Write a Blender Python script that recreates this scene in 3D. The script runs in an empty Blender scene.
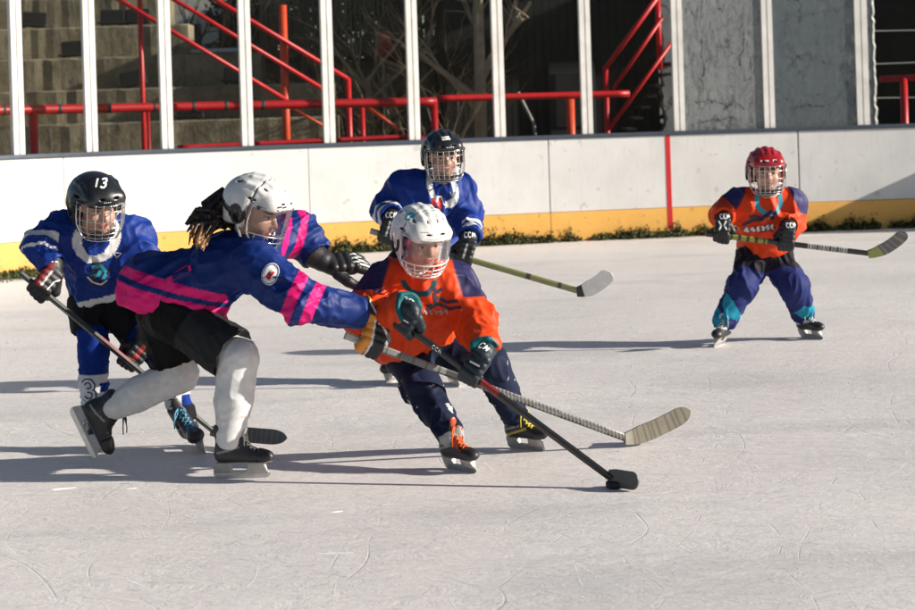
import bpy, bmesh, math, random
import numpy as np
from mathutils import Vector, Matrix
from mathutils.bvhtree import BVHTree
R = math.radians
random.seed(7)
sc = bpy.context.scene
col = sc.collection

# ------------------------------------------------------------------ camera
F = 2034.0                      # focal length in photo pixels (915 wide)
CAMH = 1.4
HZ = 111                        # photo row of the horizon at the middle column (level camera, lens shifted down)
ROLL = R(1.75)
CR = Matrix.Rotation(math.pi / 2, 3, 'X') @ Matrix.Rotation(-ROLL, 3, 'Z')
cd = bpy.data.cameras.new('camera')
cam = bpy.data.objects.new('camera', cd)
col.objects.link(cam)
cam.matrix_world = Matrix.Translation((0, 0, CAMH)) @ CR.to_4x4()
cd.sensor_width = 36
cd.lens = 36 * F / 915
cd.shift_y = -(305 - HZ) / 915
cd.clip_end = 2000
cd.clip_start = 0.1
cd.dof.use_dof = True
cd.dof.focus_distance = 8.0
cd.dof.aperture_fstop = 6.3
sc.camera = cam


def ray(px, py):
    return CR @ Vector(((px - 457.5) / F, (HZ - py) / F, -1))


DEPTH = [0.0]


def P(px, py, D):
    """world point that the photo shows at (px, py), at distance D along the ice"""
    d = ray(px, py)
    return Vector((0, 0, CAMH)) + d * ((D + DEPTH[0]) / d.y)


def G(px, py, z=0.0):
    d = ray(px, py)
    return Vector((0, 0, CAMH)) + d * ((z - CAMH) / d.z)


# ------------------------------------------------------------------ light
SUN_EL, SUN_AZ = R(22), R(-7.5)      # azimuth from +X, towards the camera side
sd = Vector((math.cos(SUN_AZ) * math.cos(SUN_EL), math.sin(SUN_AZ) * math.cos(SUN_EL), math.sin(SUN_EL)))
sl = bpy.data.lights.new('sun', 'SUN')
sl.energy = 5.0
sl.angle = R(0.5)
sl.color = (1.0, 0.93, 0.83)
so = bpy.data.objects.new('sun', sl)
col.objects.link(so)
so.rotation_euler = sd.to_track_quat('Z', 'Y').to_euler()
w = bpy.data.worlds.new('World')
sc.world = w
w.use_nodes = True
nt = w.node_tree
sky = nt.nodes.new('ShaderNodeTexSky')
sky.sky_type = 'NISHITA'
sky.sun_disc = False
sky.sun_elevation = SUN_EL
sky.sun_rotation = math.pi / 2 - SUN_AZ      # measured clockwise from +Y
sky.altitude = 300
sky.dust_density = 1.0
bg = nt.nodes['Background']
bg.inputs[1].default_value = 0.052
nt.links.new(sky.outputs[0], bg.inputs[0])
sc.view_settings.view_transform = 'Standard'
sc.view_settings.look = 'None'
sc.view_settings.exposure = 0.58
sc.view_settings.gamma = 1
sc.view_settings.use_curve_mapping = False
sc.cycles.max_bounces = 8
sc.cycles.transparent_max_bounces = 24
sc.cycles.use_denoising = True


# ------------------------------------------------------------------ materials
class NT:
    def __init__(s, name):
        s.m = bpy.data.materials.new(name)
        s.m.use_nodes = True
        s.t = s.m.node_tree
        s.b = s.t.nodes['Principled BSDF']

    def n(s, typ, **kw):
        o = s.t.nodes.new(typ)
        for k, v in kw.items():
            if k in o.inputs.keys():
                o.inputs[k].default_value = v
            else:
                setattr(o, k, v)
        return o

    def l(s, a, b):
        s.t.links.new(a, b)

    def noise(s, scale, detail=4, rough=.55, vec=None, dist=0):
        o = s.n('ShaderNodeTexNoise')
        o.inputs['Scale'].default_value = scale
        o.inputs['Detail'].default_value = detail
        o.inputs['Roughness'].default_value = rough
        o.inputs['Distortion'].default_value = dist
        if vec is not None:
            s.l(vec, o.inputs['Vector'])
        return o.outputs['Fac']

    def ramp(s, fac, stops):
        o = s.n('ShaderNodeValToRGB')
        while len(o.color_ramp.elements) < len(stops):
            o.color_ramp.elements.new(0.5)
        for e, (p, c) in zip(o.color_ramp.elements, stops):
            e.position = p
            e.color = (c, c, c, 1) if isinstance(c, (int, float)) else (*c, 1)
        s.l(fac, o.inputs[0])
        return o.outputs[0]

    def math(s, op, a, b=None, c=None):
        o = s.n('ShaderNodeMath', operation=op)
        for i, v in enumerate((a, b, c)):
            if v is None:
                continue
            if isinstance(v, (int, float)):
                o.inputs[i].default_value = v
            else:
                s.l(v, o.inputs[i])
        return o.outputs[0]

    def mix(s, fac, a, b, mode='MIX'):
        o = s.n('ShaderNodeMix', data_type='RGBA', blend_type=mode)
        for sock, v in ((o.inputs[0], fac), (o.inputs[6], a), (o.inputs[7], b)):
            if isinstance(v, (int, float)):
                sock.default_value = v
            elif isinstance(v, tuple):
                sock.default_value = (*v, 1) if len(v) == 3 else v
            else:
                s.l(v, sock)
        return o.outputs[2]

    def geo(s):
        return s.n('ShaderNodeNewGeometry').outputs['Position']

    def obj(s):
        return s.n('ShaderNodeTexCoord').outputs['Object']

    def scale(s, vec, x, y, z):
        o = s.n('ShaderNodeMapping')
        o.inputs['Scale'].default_value = (x, y, z)
        s.l(vec, o.inputs['Vector'])
        return o.outputs[0]

    def bump(s, h, strength=.3, dist=.01):
        o = s.n('ShaderNodeBump')
        o.inputs['Strength'].default_value = strength
        o.inputs['Distance'].default_value = dist
        s.l(h, o.inputs['Height'])
        s.l(o.outputs[0], s.b.inputs['Normal'])

    def set(s, **kw):
        for k, v in kw.items():
            k = k.replace('_', ' ')
            if isinstance(v, tuple) and len(v) == 3:
                v = (*v, 1)
            if hasattr(v, 'node'):
                s.l(v, s.b.inputs[k])
            else:
                s.b.inputs[k].default_value = v
        return s


def plain(name, c, rough=.5, metal=0, var=.12, scale=9, bump=0, spec=.5):
    """one colour with a little worn variation"""
    t = NT(name)
    g = t.obj()
    f = t.noise(scale, 5, .6, g)
    k = t.ramp(f, [(.3, 1 - var), (.7, 1 + var)])
    t.l(t.mix(1.0, c, k, 'MULTIPLY'), t.b.inputs['Base Color'])
    t.set(Roughness=rough, Metallic=metal)
    t.b.inputs['Specular IOR Level'].default_value = spec
    if bump:
        t.bump(t.noise(scale * 6, 4, .6, g), bump, .004)
    return t.m


def fabric(name, rough=.62, weave=900, bump=.25, sheen=0, spec=.35):
    t = NT(name)
    a = t.n('ShaderNodeVertexColor', layer_name='Col')
    g = t.geo()
    f = t.noise(26, 5, .6, g)
    k = t.ramp(f, [(.3, .88), (.7, 1.08)])
    t.l(t.mix(1.0, a.outputs[0], k, 'MULTIPLY'), t.b.inputs['Base Color'])
    t.set(Roughness=rough)
    t.b.inputs['Specular IOR Level'].default_value = spec
    h = t.math('ADD', t.math('MULTIPLY', t.noise(weave * .35, 2, .5, g), .35), t.noise(55, 4, .6, g))
    t.bump(h, bump, .006)
    return t.m


# ------------------------------------------------------------------ objects
def tag(o, label=None, cat=None, group=None, kind=None):
    for k, v in (('label', label), ('category', cat), ('group', group), ('kind', kind)):
        if v:
            o[k] = v
    return o


def empty(name, loc, label, cat, group=None):
    o = bpy.data.objects.new(name, None)
    o.location = loc
    o.empty_display_size = .1
    col.objects.link(o)
    return tag(o, label, cat, group)


def link(name, me, mat, parent=None, smooth=False):
    o = bpy.data.objects.new(name, me)
    col.objects.link(o)
    if mat is not None and not me.materials:
        me.materials.append(mat)
    if smooth:
        me.polygons.foreach_set('use_smooth', [True] * len(me.polygons))
    if parent is not None:
        o.parent = parent
        if parent.type == 'EMPTY':
            o.matrix_parent_inverse = Matrix.Translation(-Vector(parent.location))
    return o


def mesh_of(bm, name='m'):
    me = bpy.data.meshes.new(name)
    bmesh.ops.recalc_face_normals(bm, faces=bm.faces)
    bm.to_mesh(me)
    bm.free()
    return me


def box(bm, lo, hi, M=None):
    vs = [bm.verts.new((x, y, z)) for x in (lo[0], hi[0]) for y in (lo[1], hi[1]) for z in (lo[2], hi[2])]
    if M is not None:
        for v in vs:
            v.co = M @ v.co
    for f in ((0, 1, 3, 2), (4, 6, 7, 5), (0, 4, 5, 1), (2, 3, 7, 6), (0, 2, 6, 4), (1, 5, 7, 3)):
        bm.faces.new([vs[i] for i in f])
    return vs


def frame_from(z, xhint):
    z = Vector(z).normalized()
    x = Vector(xhint)
    x = (x - z * x.dot(z)).normalized()
    y = z.cross(x)
    return x, y, z


def tube(bm, pts, r, seg=8, cap=True):
    pts = [Vector(p) for p in pts]
    n = len(pts)
    rr = r if isinstance(r, (list, tuple)) else [r] * n
    rings = []
    t0 = (pts[1] - pts[0]).normalized()
    x = t0.orthogonal().normalized()
    for i, p in enumerate(pts):
        t = (pts[min(i + 1, n - 1)] - pts[max(i - 1, 0)]).normalized()
        x = (x - t * x.dot(t))
        if x.length < 1e-6:
            x = t.orthogonal()
        x.normalize()
        y = t.cross(x)
        rings.append([bm.verts.new(p + (x * math.cos(a) + y * math.sin(a)) * rr[i])
                      for a in [2 * math.pi * k / seg for k in range(seg)]])
    for a, b in zip(rings[:-1], rings[1:]):
        for k in range(seg):
            bm.faces.new((a[k], a[(k + 1) % seg], b[(k + 1) % seg], b[k]))
    if cap:
        bm.faces.new(list(reversed(rings[0])))
        bm.faces.new(rings[-1])


def bevel(o, w=.004, seg=2):
    m = o.modifiers.new('bevel', 'BEVEL')
    m.width = w
    m.segments = seg
    m.limit_method = 'ANGLE'
    return o


# ------------------------------------------------------------------ numpy noise
_rng = np.random.default_rng(11)
_perm = _rng.permutation(256).astype(np.int32)
_perm = np.concatenate([_perm, _perm])
_grad = _rng.normal(size=(256, 3)).astype(np.float32)
_grad /= np.linalg.norm(_grad, axis=1, keepdims=True)


def perlin(p):
    p = np.asarray(p, np.float32)
    i = np.floor(p).astype(np.int32)
    f = p - i
    u = f * f * f * (f * (f * 6 - 15) + 10)
    i &= 255
    out = 0
    for dx in (0, 1):
        wx = u[:, 0] if dx else 1 - u[:, 0]
        for dy in (0, 1):
            wy = u[:, 1] if dy else 1 - u[:, 1]
            for dz in (0, 1):
                wz = u[:, 2] if dz else 1 - u[:, 2]
                h = _perm[_perm[_perm[(i[:, 0] + dx) & 255] + ((i[:, 1] + dy) & 255)] + ((i[:, 2] + dz) & 255)]
                g = _grad[h]
                d = g[:, 0] * (f[:, 0] - dx) + g[:, 1] * (f[:, 1] - dy) + g[:, 2] * (f[:, 2] - dz)
                out = out + wx * wy * wz * d
    return out * 1.5


# ------------------------------------------------------------------ signed distance solids
A = lambda v: np.array(v, np.float32)


class Sdf:
    def __init__(s):
        s.ops = []
        s.lo = A((1e9,) * 3)
        s.hi = A((-1e9,) * 3)

    def _add(s, f, lo, hi, k, mode):
        lo, hi = A(lo), A(hi)
        if mode == 'u':
            s.lo = np.minimum(s.lo, lo)
            s.hi = np.maximum(s.hi, hi)
        s.ops.append((f, lo, hi, k, mode))
        return s

    def cone(s, a, b, ra, rb, k=.02, mode='u', side=None, flat=1.0):
        """tapered capsule; with side given its section is an ellipse, `flat` thinner across side"""
        a, b = A(a), A(b)
        ba = b - a
        L = float(ba @ ba) + 1e-9
        rm = max(ra, rb)
        if side is None or flat == 1.0:
            def f(x, y, z):
                px, py, pz = x - a[0], y - a[1], z - a[2]
                t = np.clip((px * ba[0] + py * ba[1] + pz * ba[2]) / L, 0, 1)
                return np.sqrt((px - ba[0] * t) ** 2 + (py - ba[1] * t) ** 2 + (pz - ba[2] * t) ** 2) - (ra + (rb - ra) * t)
        else:
            ax = ba / math.sqrt(L)
            sv = A(side)
            sv = sv - ax * (sv @ ax)
            sv /= np.linalg.norm(sv)
            nv = np.cross(ax, sv)
            m = min(1, flat)

            def f(x, y, z):
                px, py, pz = x - a[0], y - a[1], z - a[2]
                t0 = (px * ba[0] + py * ba[1] + pz * ba[2]) / L
                t = np.clip(t0, 0, 1)
                e = (t0 - t) * math.sqrt(L)
                u = px * sv[0] + py * sv[1] + pz * sv[2]
                v = px * nv[0] + py * nv[1] + pz * nv[2]
                return (np.sqrt(u * u + (v / flat) ** 2 + e * e) - (ra + (rb - ra) * t)) * m
            rm = rm * max(1, flat)
        return s._add(f, np.minimum(a, b) - rm, np.maximum(a, b) + rm, k, mode)

    def ell(s, c, r, M=None, k=.02, mode='u'):
        """ellipsoid, M = 3x3 whose columns are its axes"""
        c, r = A(c), A(r)
        M = np.eye(3, dtype=np.float32) if M is None else A(M)

        def f(x, y, z):
            px, py, pz = x - c[0], y - c[1], z - c[2]
            q = [px * M[0, i] + py * M[1, i] + pz * M[2, i] for i in range(3)]
            k0 = np.sqrt(sum((q[i] / r[i]) ** 2 for i in range(3))) + 1e-6
            k1 = np.sqrt(sum((q[i] / r[i] ** 2) ** 2 for i in range(3))) + 1e-6
            return k0 * (k0 - 1) / k1
        e = np.sqrt(((M * r) ** 2).sum(1))
        return s._add(f, c - e, c + e, k, mode)

    def rbox(s, c, h, r, M=None, k=.01, mode='u'):
        c, h = A(c), A(h)
        M = np.eye(3, dtype=np.float32) if M is None else A(M)

        def f(x, y, z):
            px, py, pz = x - c[0], y - c[1], z - c[2]
            q = [np.abs(px * M[0, i] + py * M[1, i] + pz * M[2, i]) - (h[i] - r) for i in range(3)]
            o = np.sqrt(sum(np.maximum(v, 0) ** 2 for v in q))
            return o + np.minimum(np.maximum(np.maximum(q[0], q[1]), q[2]), 0) - r
        e = np.abs(M * h).sum(1)
        return s._add(f, c - e, c + e, k, mode)

    def cut(s, p, n, k=.01):
        """take away everything on the side of the plane that n points to"""
        p, n = A(p), A(n)
        n = n / np.linalg.norm(n)

        def f(x, y, z):
            return -((x - p[0]) * n[0] + (y - p[1]) * n[1] + (z - p[2]) * n[2])
        return s._add(f, (-1e3,) * 3, (1e3,) * 3, k, 's')

    def build(s, h, smooth=1):
        pad = 3 * h
        org = s.lo - pad
        n = np.ceil((s.hi + pad - org) / h).astype(int) + 1
        Fd = np.full(n, .15, np.float32)
        ax = [org[i] + h * np.arange(n[i], dtype=np.float32) for i in range(3)]
        for f, lo, hi, k, mode in s.ops:
            m = k + 2.5 * h + .01
            i0 = np.clip(np.floor((lo - m - org) / h).astype(int), 0, n)
            i1 = np.clip(np.ceil((hi + m - org) / h).astype(int) + 1, 0, n)
            if np.any(i1 <= i0):
                continue
            sl_ = tuple(slice(a, b) for a, b in zip(i0, i1))
            d = f(ax[0][sl_[0]][:, None, None], ax[1][sl_[1]][None, :, None], ax[2][sl_[2]][None, None, :])
            a = Fd[sl_]
            if mode == 's':
                a, d = -a, d
            if k > 0:
                t = np.clip(.5 + .5 * (d - a) / k, 0, 1)
                o = d * (1 - t) + a * t - k * t * (1 - t)
            else:
                o = np.minimum(a, d)
            Fd[sl_] = -o if mode == 's' else o
        v, q = surface_nets(Fd, org, h)
        for _ in range(smooth):
            v = laplace(v, q, .5)
        return v, q


def surface_nets(Fd, org, h):
    ins = Fd < 0
    n = Fd.shape
    cs = tuple(slice(0, k - 1) for k in n)
    cnt = np.zeros([k - 1 for k in n], np.int8)
    for dx in (0, 1):
        for dy in (0, 1):
            for dz in (0, 1):
                cnt += ins[dx:n[0] - 1 + dx, dy:n[1] - 1 + dy, dz:n[2] - 1 + dz]
    act = (cnt > 0) & (cnt < 8)
    ijk = np.argwhere(act)
    idx = np.full(act.shape, -1, np.int64)
    idx[act] = np.arange(len(ijk))
    acc = np.zeros((len(ijk), 3), np.float32)
    num = np.zeros(len(ijk), np.float32)
    I = ijk
    for axis in range(3):
        o1, o2 = [a for a in range(3) if a != axis]
        for a in (0, 1):
            for b in (0, 1):
                p = I.copy()
                p[:, o1] += a
                p[:, o2] += b
                p2 = p.copy()
                p2[:, axis] += 1
                f1 = Fd[p[:, 0], p[:, 1], p[:, 2]]
                f2 = Fd[p2[:, 0], p2[:, 1], p2[:, 2]]
                x = (f1 < 0) != (f2 < 0)
                t = np.where(x, f1 / np.where(x, f1 - f2, 1), 0)
                pos = p.astype(np.float32)
                pos[:, axis] += t
                acc += np.where(x[:, None], pos, 0)
                num += x
    v = acc / num[:, None] * h + org
    quads = []
    for axis in range(3):
        o1, o2 = [(1, 2), (2, 0), (0, 1)][axis]
        s1 = [slice(None)] * 3
        s2 = [slice(None)] * 3
        s1[axis] = slice(0, n[axis] - 1)
        s2[axis] = slice(1, n[axis])
        a, b = ins[tuple(s1)], ins[tuple(s2)]
        for flip in (False, True):
            e = np.argwhere((a & ~b) if not flip else (b & ~a))
            e = e[(e[:, o1] > 0) & (e[:, o2] > 0) & (e[:, o1] < n[o1] - 1) & (e[:, o2] < n[o2] - 1)]
            if not len(e):
                continue

            def c(d1, d2):
                t = e.copy()
                t[:, o1] -= d1
                t[:, o2] -= d2
                return idx[t[:, 0], t[:, 1], t[:, 2]]
            qd = np.stack([c(1, 1), c(0, 1), c(0, 0), c(1, 0)], 1)
            if flip:
                qd = qd[:, ::-1]
            quads.append(qd)
    return v, np.concatenate(quads)


def laplace(v, q, w):
    acc = np.zeros_like(v)
    num = np.zeros(len(v), np.float32)
    for k in range(4):
        for d in (1, 3):
            np.add.at(acc, q[:, k], v[q[:, (k + d) % 4]])
            np.add.at(num, q[:, k], 1)
    return v * (1 - w) + acc / np.maximum(num, 1)[:, None] * w


def vnormals(v, q):
    fn = np.cross(v[q[:, 2]] - v[q[:, 0]], v[q[:, 3]] - v[q[:, 1]])
    vn = np.zeros_like(v)
    for k in range(4):
        np.add.at(vn, q[:, k], fn)
    return vn / (np.linalg.norm(vn, axis=1, keepdims=True) + 1e-9)


def folds(v, q, layers):
    """cloth folds: each layer = (direction along the folds, wavelength, height, seed[, centre, radius])"""
    n = vnormals(v, q)
    d = np.zeros(len(v), np.float32)
    for L in layers:
        dr, wl, amp, seed = L[:4]
        x, y, z = frame_from(dr, (0.31, .52, .77))
        M = A([x, y, z])
        pl = v @ M.T
        wrp = perlin(v / (wl * 2.6) + seed * 7.3)
        wr2 = perlin(v / (wl * 1.3) + seed * 3.1 + 40)
        c = np.stack([pl[:, 0] / wl + wrp * .9, pl[:, 1] / wl + wr2 * .5, pl[:, 2] / (wl * 4.6) + wrp * .4], 1) + seed * 13.7
        r = 1 - np.minimum(np.abs(perlin(c)) * 2.6, 1)
        r = r * r * (1.25 - .25 * r) - .38
        lowf = perlin(v / (wl * 3.2) + seed * 5.7)
        r = r * (1 + lowf * .9)
        if len(L) > 4:
            e = np.linalg.norm(v - A(L[4]), axis=1) / L[5]
            r = r * np.exp(-e * e)
        d += amp * 1.35 * r
    return v + n * d[:, None]


def npmesh(v, q, colr=None):
    me = bpy.data.meshes.new('m')
    v = np.asarray(v, np.float32)
    me.vertices.add(len(v))
    me.vertices.foreach_set('co', v.ravel())
    me.loops.add(len(q) * 4)
    me.loops.foreach_set('vertex_index', np.ascontiguousarray(q, dtype=np.int32).ravel())
    me.polygons.add(len(q))
    me.polygons.foreach_set('loop_start', np.arange(0, len(q) * 4, 4, dtype=np.int32))
    me.polygons.foreach_set('use_smooth', np.ones(len(q), bool))
    me.update(calc_edges=True)
    me.validate()
    if colr is not None:
        ca = me.color_attributes.new('Col', 'FLOAT_COLOR', 'POINT')
        c4 = np.ones((len(v), 4), np.float32)
        c4[:, :3] = colr
        ca.data.foreach_set('color', c4.ravel())
    return me


def srgb(r, g, b):
    f = lambda c: (c / 255 / 12.92) if c / 255 < .04045 else ((c / 255 + .055) / 1.055) ** 2.4
    return np.array((f(r), f(g), f(b)), np.float32)


def tup(c):
    return tuple(float(x) for x in c)
# ================================================================== the rink
BD = [(-330, 14.6), (-170, 17.2), (0, 18.8), (125, 19.6), (250, 20.2), (475, 21.05), (690, 21.6), (915, 21.9), (1120, 22.05), (1700, 22.2)]


def bdepth(px):
    """distance of the boards' face at a photo column (monotone cubic through the table)"""
    xs = [a for a, _ in BD]
    ys = [b for _, b in BD]
    m = []
    for i in range(len(xs)):
        a, b = max(i - 1, 0), min(i + 1, len(xs) - 1)
        m.append((ys[b] - ys[a]) / (xs[b] - xs[a]))
    px = min(max(px, xs[0]), xs[-1])
    for i in range(len(xs) - 1):
        if xs[i] <= px <= xs[i + 1]:
            h = xs[i + 1] - xs[i]
            t = (px - xs[i]) / h
            return ((2 * t ** 3 - 3 * t * t + 1) * ys[i] + (t ** 3 - 2 * t * t + t) * h * m[i]
                    + (-2 * t ** 3 + 3 * t * t) * ys[i + 1] + (t ** 3 - t * t) * h * m[i + 1])


def bpt(px, off=0.0, z=0.0):
    """plan point of the boards at column px, `off` metres behind the face"""
    def q(c):
        D = bdepth(c)
        return Vector(((c - 457.5) / F * D, D, 0))
    p = q(px)
    t = (q(px + 4) - q(px - 4)).normalized()
    nb = Vector((-t.y, t.x, 0))
    return Vector((p.x + nb.x * off, p.y + nb.y * off, z))


def wall_strip(bm, c0, c1, off0, off1, z0, z1, step=12):
    """a curved slab that follows the boards between columns c0 and c1"""
    n = max(2, int((c1 - c0) / step))
    cols = []
    for i in range(n + 1):
        c = c0 + (c1 - c0) * i / n
        cols.append([bm.verts.new(bpt(c, o, z)) for o, z in ((off0, z0), (off0, z1), (off1, z1), (off1, z0))])
    for a, b in zip(cols[:-1], cols[1:]):
        for k in range(4):
            bm.faces.new((a[k], b[k], b[(k + 1) % 4], a[(k + 1) % 4]))
    bm.faces.new(cols[0])
    bm.faces.new(list(reversed(cols[-1])))


BH = 1.075
# --- board materials
t = NT('board_plastic')
g = t.geo()
f1 = t.noise(2.2, 6, .65, g)
sc_ = t.noise(30, 3, .6, t.scale(g, 1, 1, .12))
c = t.mix(t.ramp(f1, [(.36, 0), (.70, .6)]), (.69, .683, .67), (.54, .53, .515))
c = t.mix(t.ramp(sc_, [(.56, 0), (.72, .45)]), c, (.55, .53, .50))
spots = t.noise(9, 2, .5, g)
c = t.mix(t.ramp(spots, [(.68, 0), (.71, .4)]), c, (.35, .34, .33))
t.l(c, t.b.inputs['Base Color'])
t.set(Roughness=.38)
t.bump(f1, .08, .02)
M_board = t.m
t = NT('kick_plastic')
g = t.geo()
f1 = t.noise(3.1, 6, .7, g)
c = t.mix(t.ramp(f1, [(.35, 0), (.75, .7)]), (.82, .44, .10), (.66, .35, .06))
sp = t.noise(14, 5, .75, g)
c = t.mix(t.ramp(sp, [(.60, 0), (.68, .75)]), c, (.16, .11, .05))
t.l(c, t.b.inputs['Base Color'])
t.set(Roughness=.5)
M_kick = t.m
M_cap = plain('cap_rail', (.05, .065, .09), .45, .2)
M_red = plain('red_line', (.56, .010, .016), .45)
M_alu = plain('aluminium_post', (.74, .72, .68), .4, .0, .12, 6)
M_gap = plain('dark_gap', (.05, .05, .05), .8)
M_back = plain('board_backing', (.30, .29, .28), .8)
M_crack = plain('dirty_crack', (.07, .07, .07), .9)

t = NT('ice')
g = t.geo()
big = t.noise(.55, 5, .6, g)
mid = t.noise(5.5, 7, .74, t.scale(g, .8, 1.1, 1), 1.3)
fine = t.noise(40, 5, .78, t.scale(g, .9, 1.1, 1), 1.0)
streak = t.noise(11, 7, .76, t.scale(g, .55, 1.3, 1), 1.8)
c = t.mix(t.ramp(big, [(.35, 0), (.68, 1)]), (.785, .735, .70), (.68, .64, .615))
c = t.mix(t.ramp(mid, [(.45, 0), (.78, .55)]), c, (.80, .765, .735))
c = t.mix(t.ramp(mid, [(.22, .55), (.42, 0)]), c, (.46, .45, .445))
c = t.mix(t.ramp(streak, [(.50, 0), (.72, .55)]), c, (.82, .79, .765))
c = t.mix(t.ramp(streak, [(.30, .6), (.46, 0)]), c, (.43, .415, .405))
c = t.mix(t.ramp(fine, [(.34, .42), (.48, 0)]), c, (.46, .45, .44))
c = t.mix(t.ramp(fine, [(.52, 0), (.70, .4)]), c, (.85, .83, .81))
grey = t.noise(.9, 3, .5, t.scale(g, .5, 1.5, 1), .8)
c = t.mix(t.ramp(grey, [(.54, 0), (.68, .38)]), c, (.47, .475, .47))
sep = t.n('ShaderNodeSeparateXYZ')
t.l(g, sep.inputs[0])
tot = None
dark = None
for i, (ang, fr, wob, ws, wid, sd_) in enumerate([(12, .9, 1.3, .35, .010, 1), (64, .75, 1.6, .3, .008, 2), (-38, .8, 1.5, .33, .009, 3),
                                                 (-8, 1.5, .8, .5, .012, 4), (100, .7, 1.9, .25, .006, 5), (35, 1.2, 1.2, .45, .008, 6),
                                                 (-62, 1.1, 1.7, .4, .008, 7), (82, 1.3, 1.4, .42, .010, 8), (22, 2.1, .9, .5, .010, 9), (-20, 1.9, 1.1, .45, .011, 10),
                                                 (50, 1.7, 1.3, .4, .009, 11), (-75, 2.0, 1.2, .5, .010, 12), (5, 2.4, .7, .6, .013, 13), (-50, 1.6, 1.5, .42, .009, 14), (70, 2.6, 1.0, .6, .013, 15), (-28, 2.8, .9, .7, .014, 16), (40, 3.0, 1.1, .6, .014, 17), (-85, 2.4, 1.2, .7, .012, 18)]):
    a = R(ang)
    mp = t.n('ShaderNodeMapping')
    mp.inputs['Location'].default_value = (sd_ * 7.7, sd_ * 3.1, 0)
    t.l(g, mp.inputs['Vector'])
    u = t.math('ADD', t.math('MULTIPLY', sep.outputs[0], math.sin(a) * fr), t.math('MULTIPLY', sep.outputs[1], math.cos(a) * fr))
    wv = t.noise(ws, 1, .4, mp.outputs[0])
    u = t.math('ADD', u, t.math('MULTIPLY', wv, wob * 2.2))
    u = t.math('ABSOLUTE', t.math('SUBTRACT', t.math('FRACT', u), .5))
    wdn = t.math('MULTIPLY', t.noise(3.0 + sd_ * .7, 2, .5, mp.outputs[0]), wid * 1.5)
    line = t.math('SUBTRACT', 1.0, t.math('MINIMUM', t.math('DIVIDE', u, wdn), 1.0))
    msk = t.ramp(t.noise(1.4 + .12 * sd_, 3, .6, mp.outputs[0]), [(.50, 0), (.64, 1)])
    line = t.math('MULTIPLY', line, msk)
    if i % 2:
        dark = line if dark is None else t.math('MAXIMUM', dark, line)
    else:
        tot = line if tot is None else t.math('MAXIMUM', tot, line)
c = t.mix(t.math('MULTIPLY', tot, .6), c, (.84, .81, .785))
c = t.mix(t.math('MULTIPLY', dark, .45), c, (.43, .43, .44))
snow = t.ramp(t.noise(2.7, 7, .75, t.scale(g, .8, 1.6, 1)), [(.64, 0), (.74, 1)])
c = t.mix(t.math('MULTIPLY', snow, .6), c, (.88, .87, .86))
t.l(c, t.b.inputs['Base Color'])
t.l(t.ramp(big, [(.35, .5), (.7, .34)]), t.b.inputs['Roughness'])
t.b.inputs['Specular IOR Level'].default_value = .25
h = t.math('ADD', t.math('MULTIPLY', tot, .12), t.math('MULTIPLY', mid, 1.2))
h = t.math('ADD', h, t.math('MULTIPLY', fine, .30))
h = t.math('ADD', h, t.math('MULTIPLY', streak, .9))
h = t.math('SUBTRACT', h, t.math('MULTIPLY', dark, .25))
h = t.math('ADD', h, t.math('MULTIPLY', snow, .6))
t.bump(h, .5, .012)
M_ice = t.m

# --- ice sheet: polygon along the boards, round behind the camera
bm = bmesh.new()
cols_ = [-330 + i * 20 for i in range(0, 102)]
far = [bm.verts.new(bpt(c_, .03, 0)) for c_ in cols_]
x0, x1 = far[0].co.x, far[-1].co.x
near = [bm.verts.new((x0 + (x1 - x0) * i / (len(far) - 1), -28, 0)) for i in range(len(far))]
for i in range(len(far) - 1):
    bm.faces.new((near[i], near[i + 1], far[i + 1], far[i]))
ice = tag(link('ice', mesh_of(bm), M_ice), kind='structure')
t = NT('bare_ground')
g = t.geo()
c = t.mix(t.noise(1.2, 6, .7, g), (.09, .08, .065), (.20, .18, .15))
t.l(c, t.b.inputs['Base Color'])
t.set(Roughness=.95)
bm = bmesh.new()
bm.faces.new([bm.verts.new(p) for p in ((-400, -400, -.03), (400, -400, -.03), (400, 600, -.03), (-400, 600, -.03))])
tag(link('ground', mesh_of(bm), t.m), kind='structure')

# --- boards
boards = empty('rink_boards', bpt(457, 0, 0), 'curved white rink boards with orange kick strip along the far side of the ice', 'rink boards')
seams = [-330, -170, 62, 307, 547, 797, 1040, 1280, 1680]
for a_, b_ in zip(seams[:-1], seams[1:]):
    wide = .5 if a_ != 797 and b_ != 797 else 1.3
    bm = bmesh.new()
    wall_strip(bm, a_ + wide * .5, b_ - wide * .5, 0, .06, .31, BH)
    bevel(link('board_panel', mesh_of(bm), M_board, boards), .004)
    bm = bmesh.new()
    wall_strip(bm, a_ + .25, b_ - .25, -.012, .06, -.02, .306)
    bevel(link('kick_plate', mesh_of(bm), M_kick, boards), .004)
bm = bmesh.new()
wall_strip(bm, -330, 1680, .064, .10, -.02, BH)
link('backing', mesh_of(bm), M_back, boards)
bm = bmesh.new()
wall_strip(bm, -330, 1680, -.018, .15, BH + .002, BH + .042)
bevel(link('cap_rail', mesh_of(bm), M_cap, boards), .006)
bm = bmesh.new()
wall_strip(bm, 664.2, 669.0, -.004, -.0005, .311, BH - .001)
wall_strip(bm, 664.2, 669.0, -.016, -.0125, .09, .305)
link('center_line', mesh_of(bm), M_red, boards)

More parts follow.
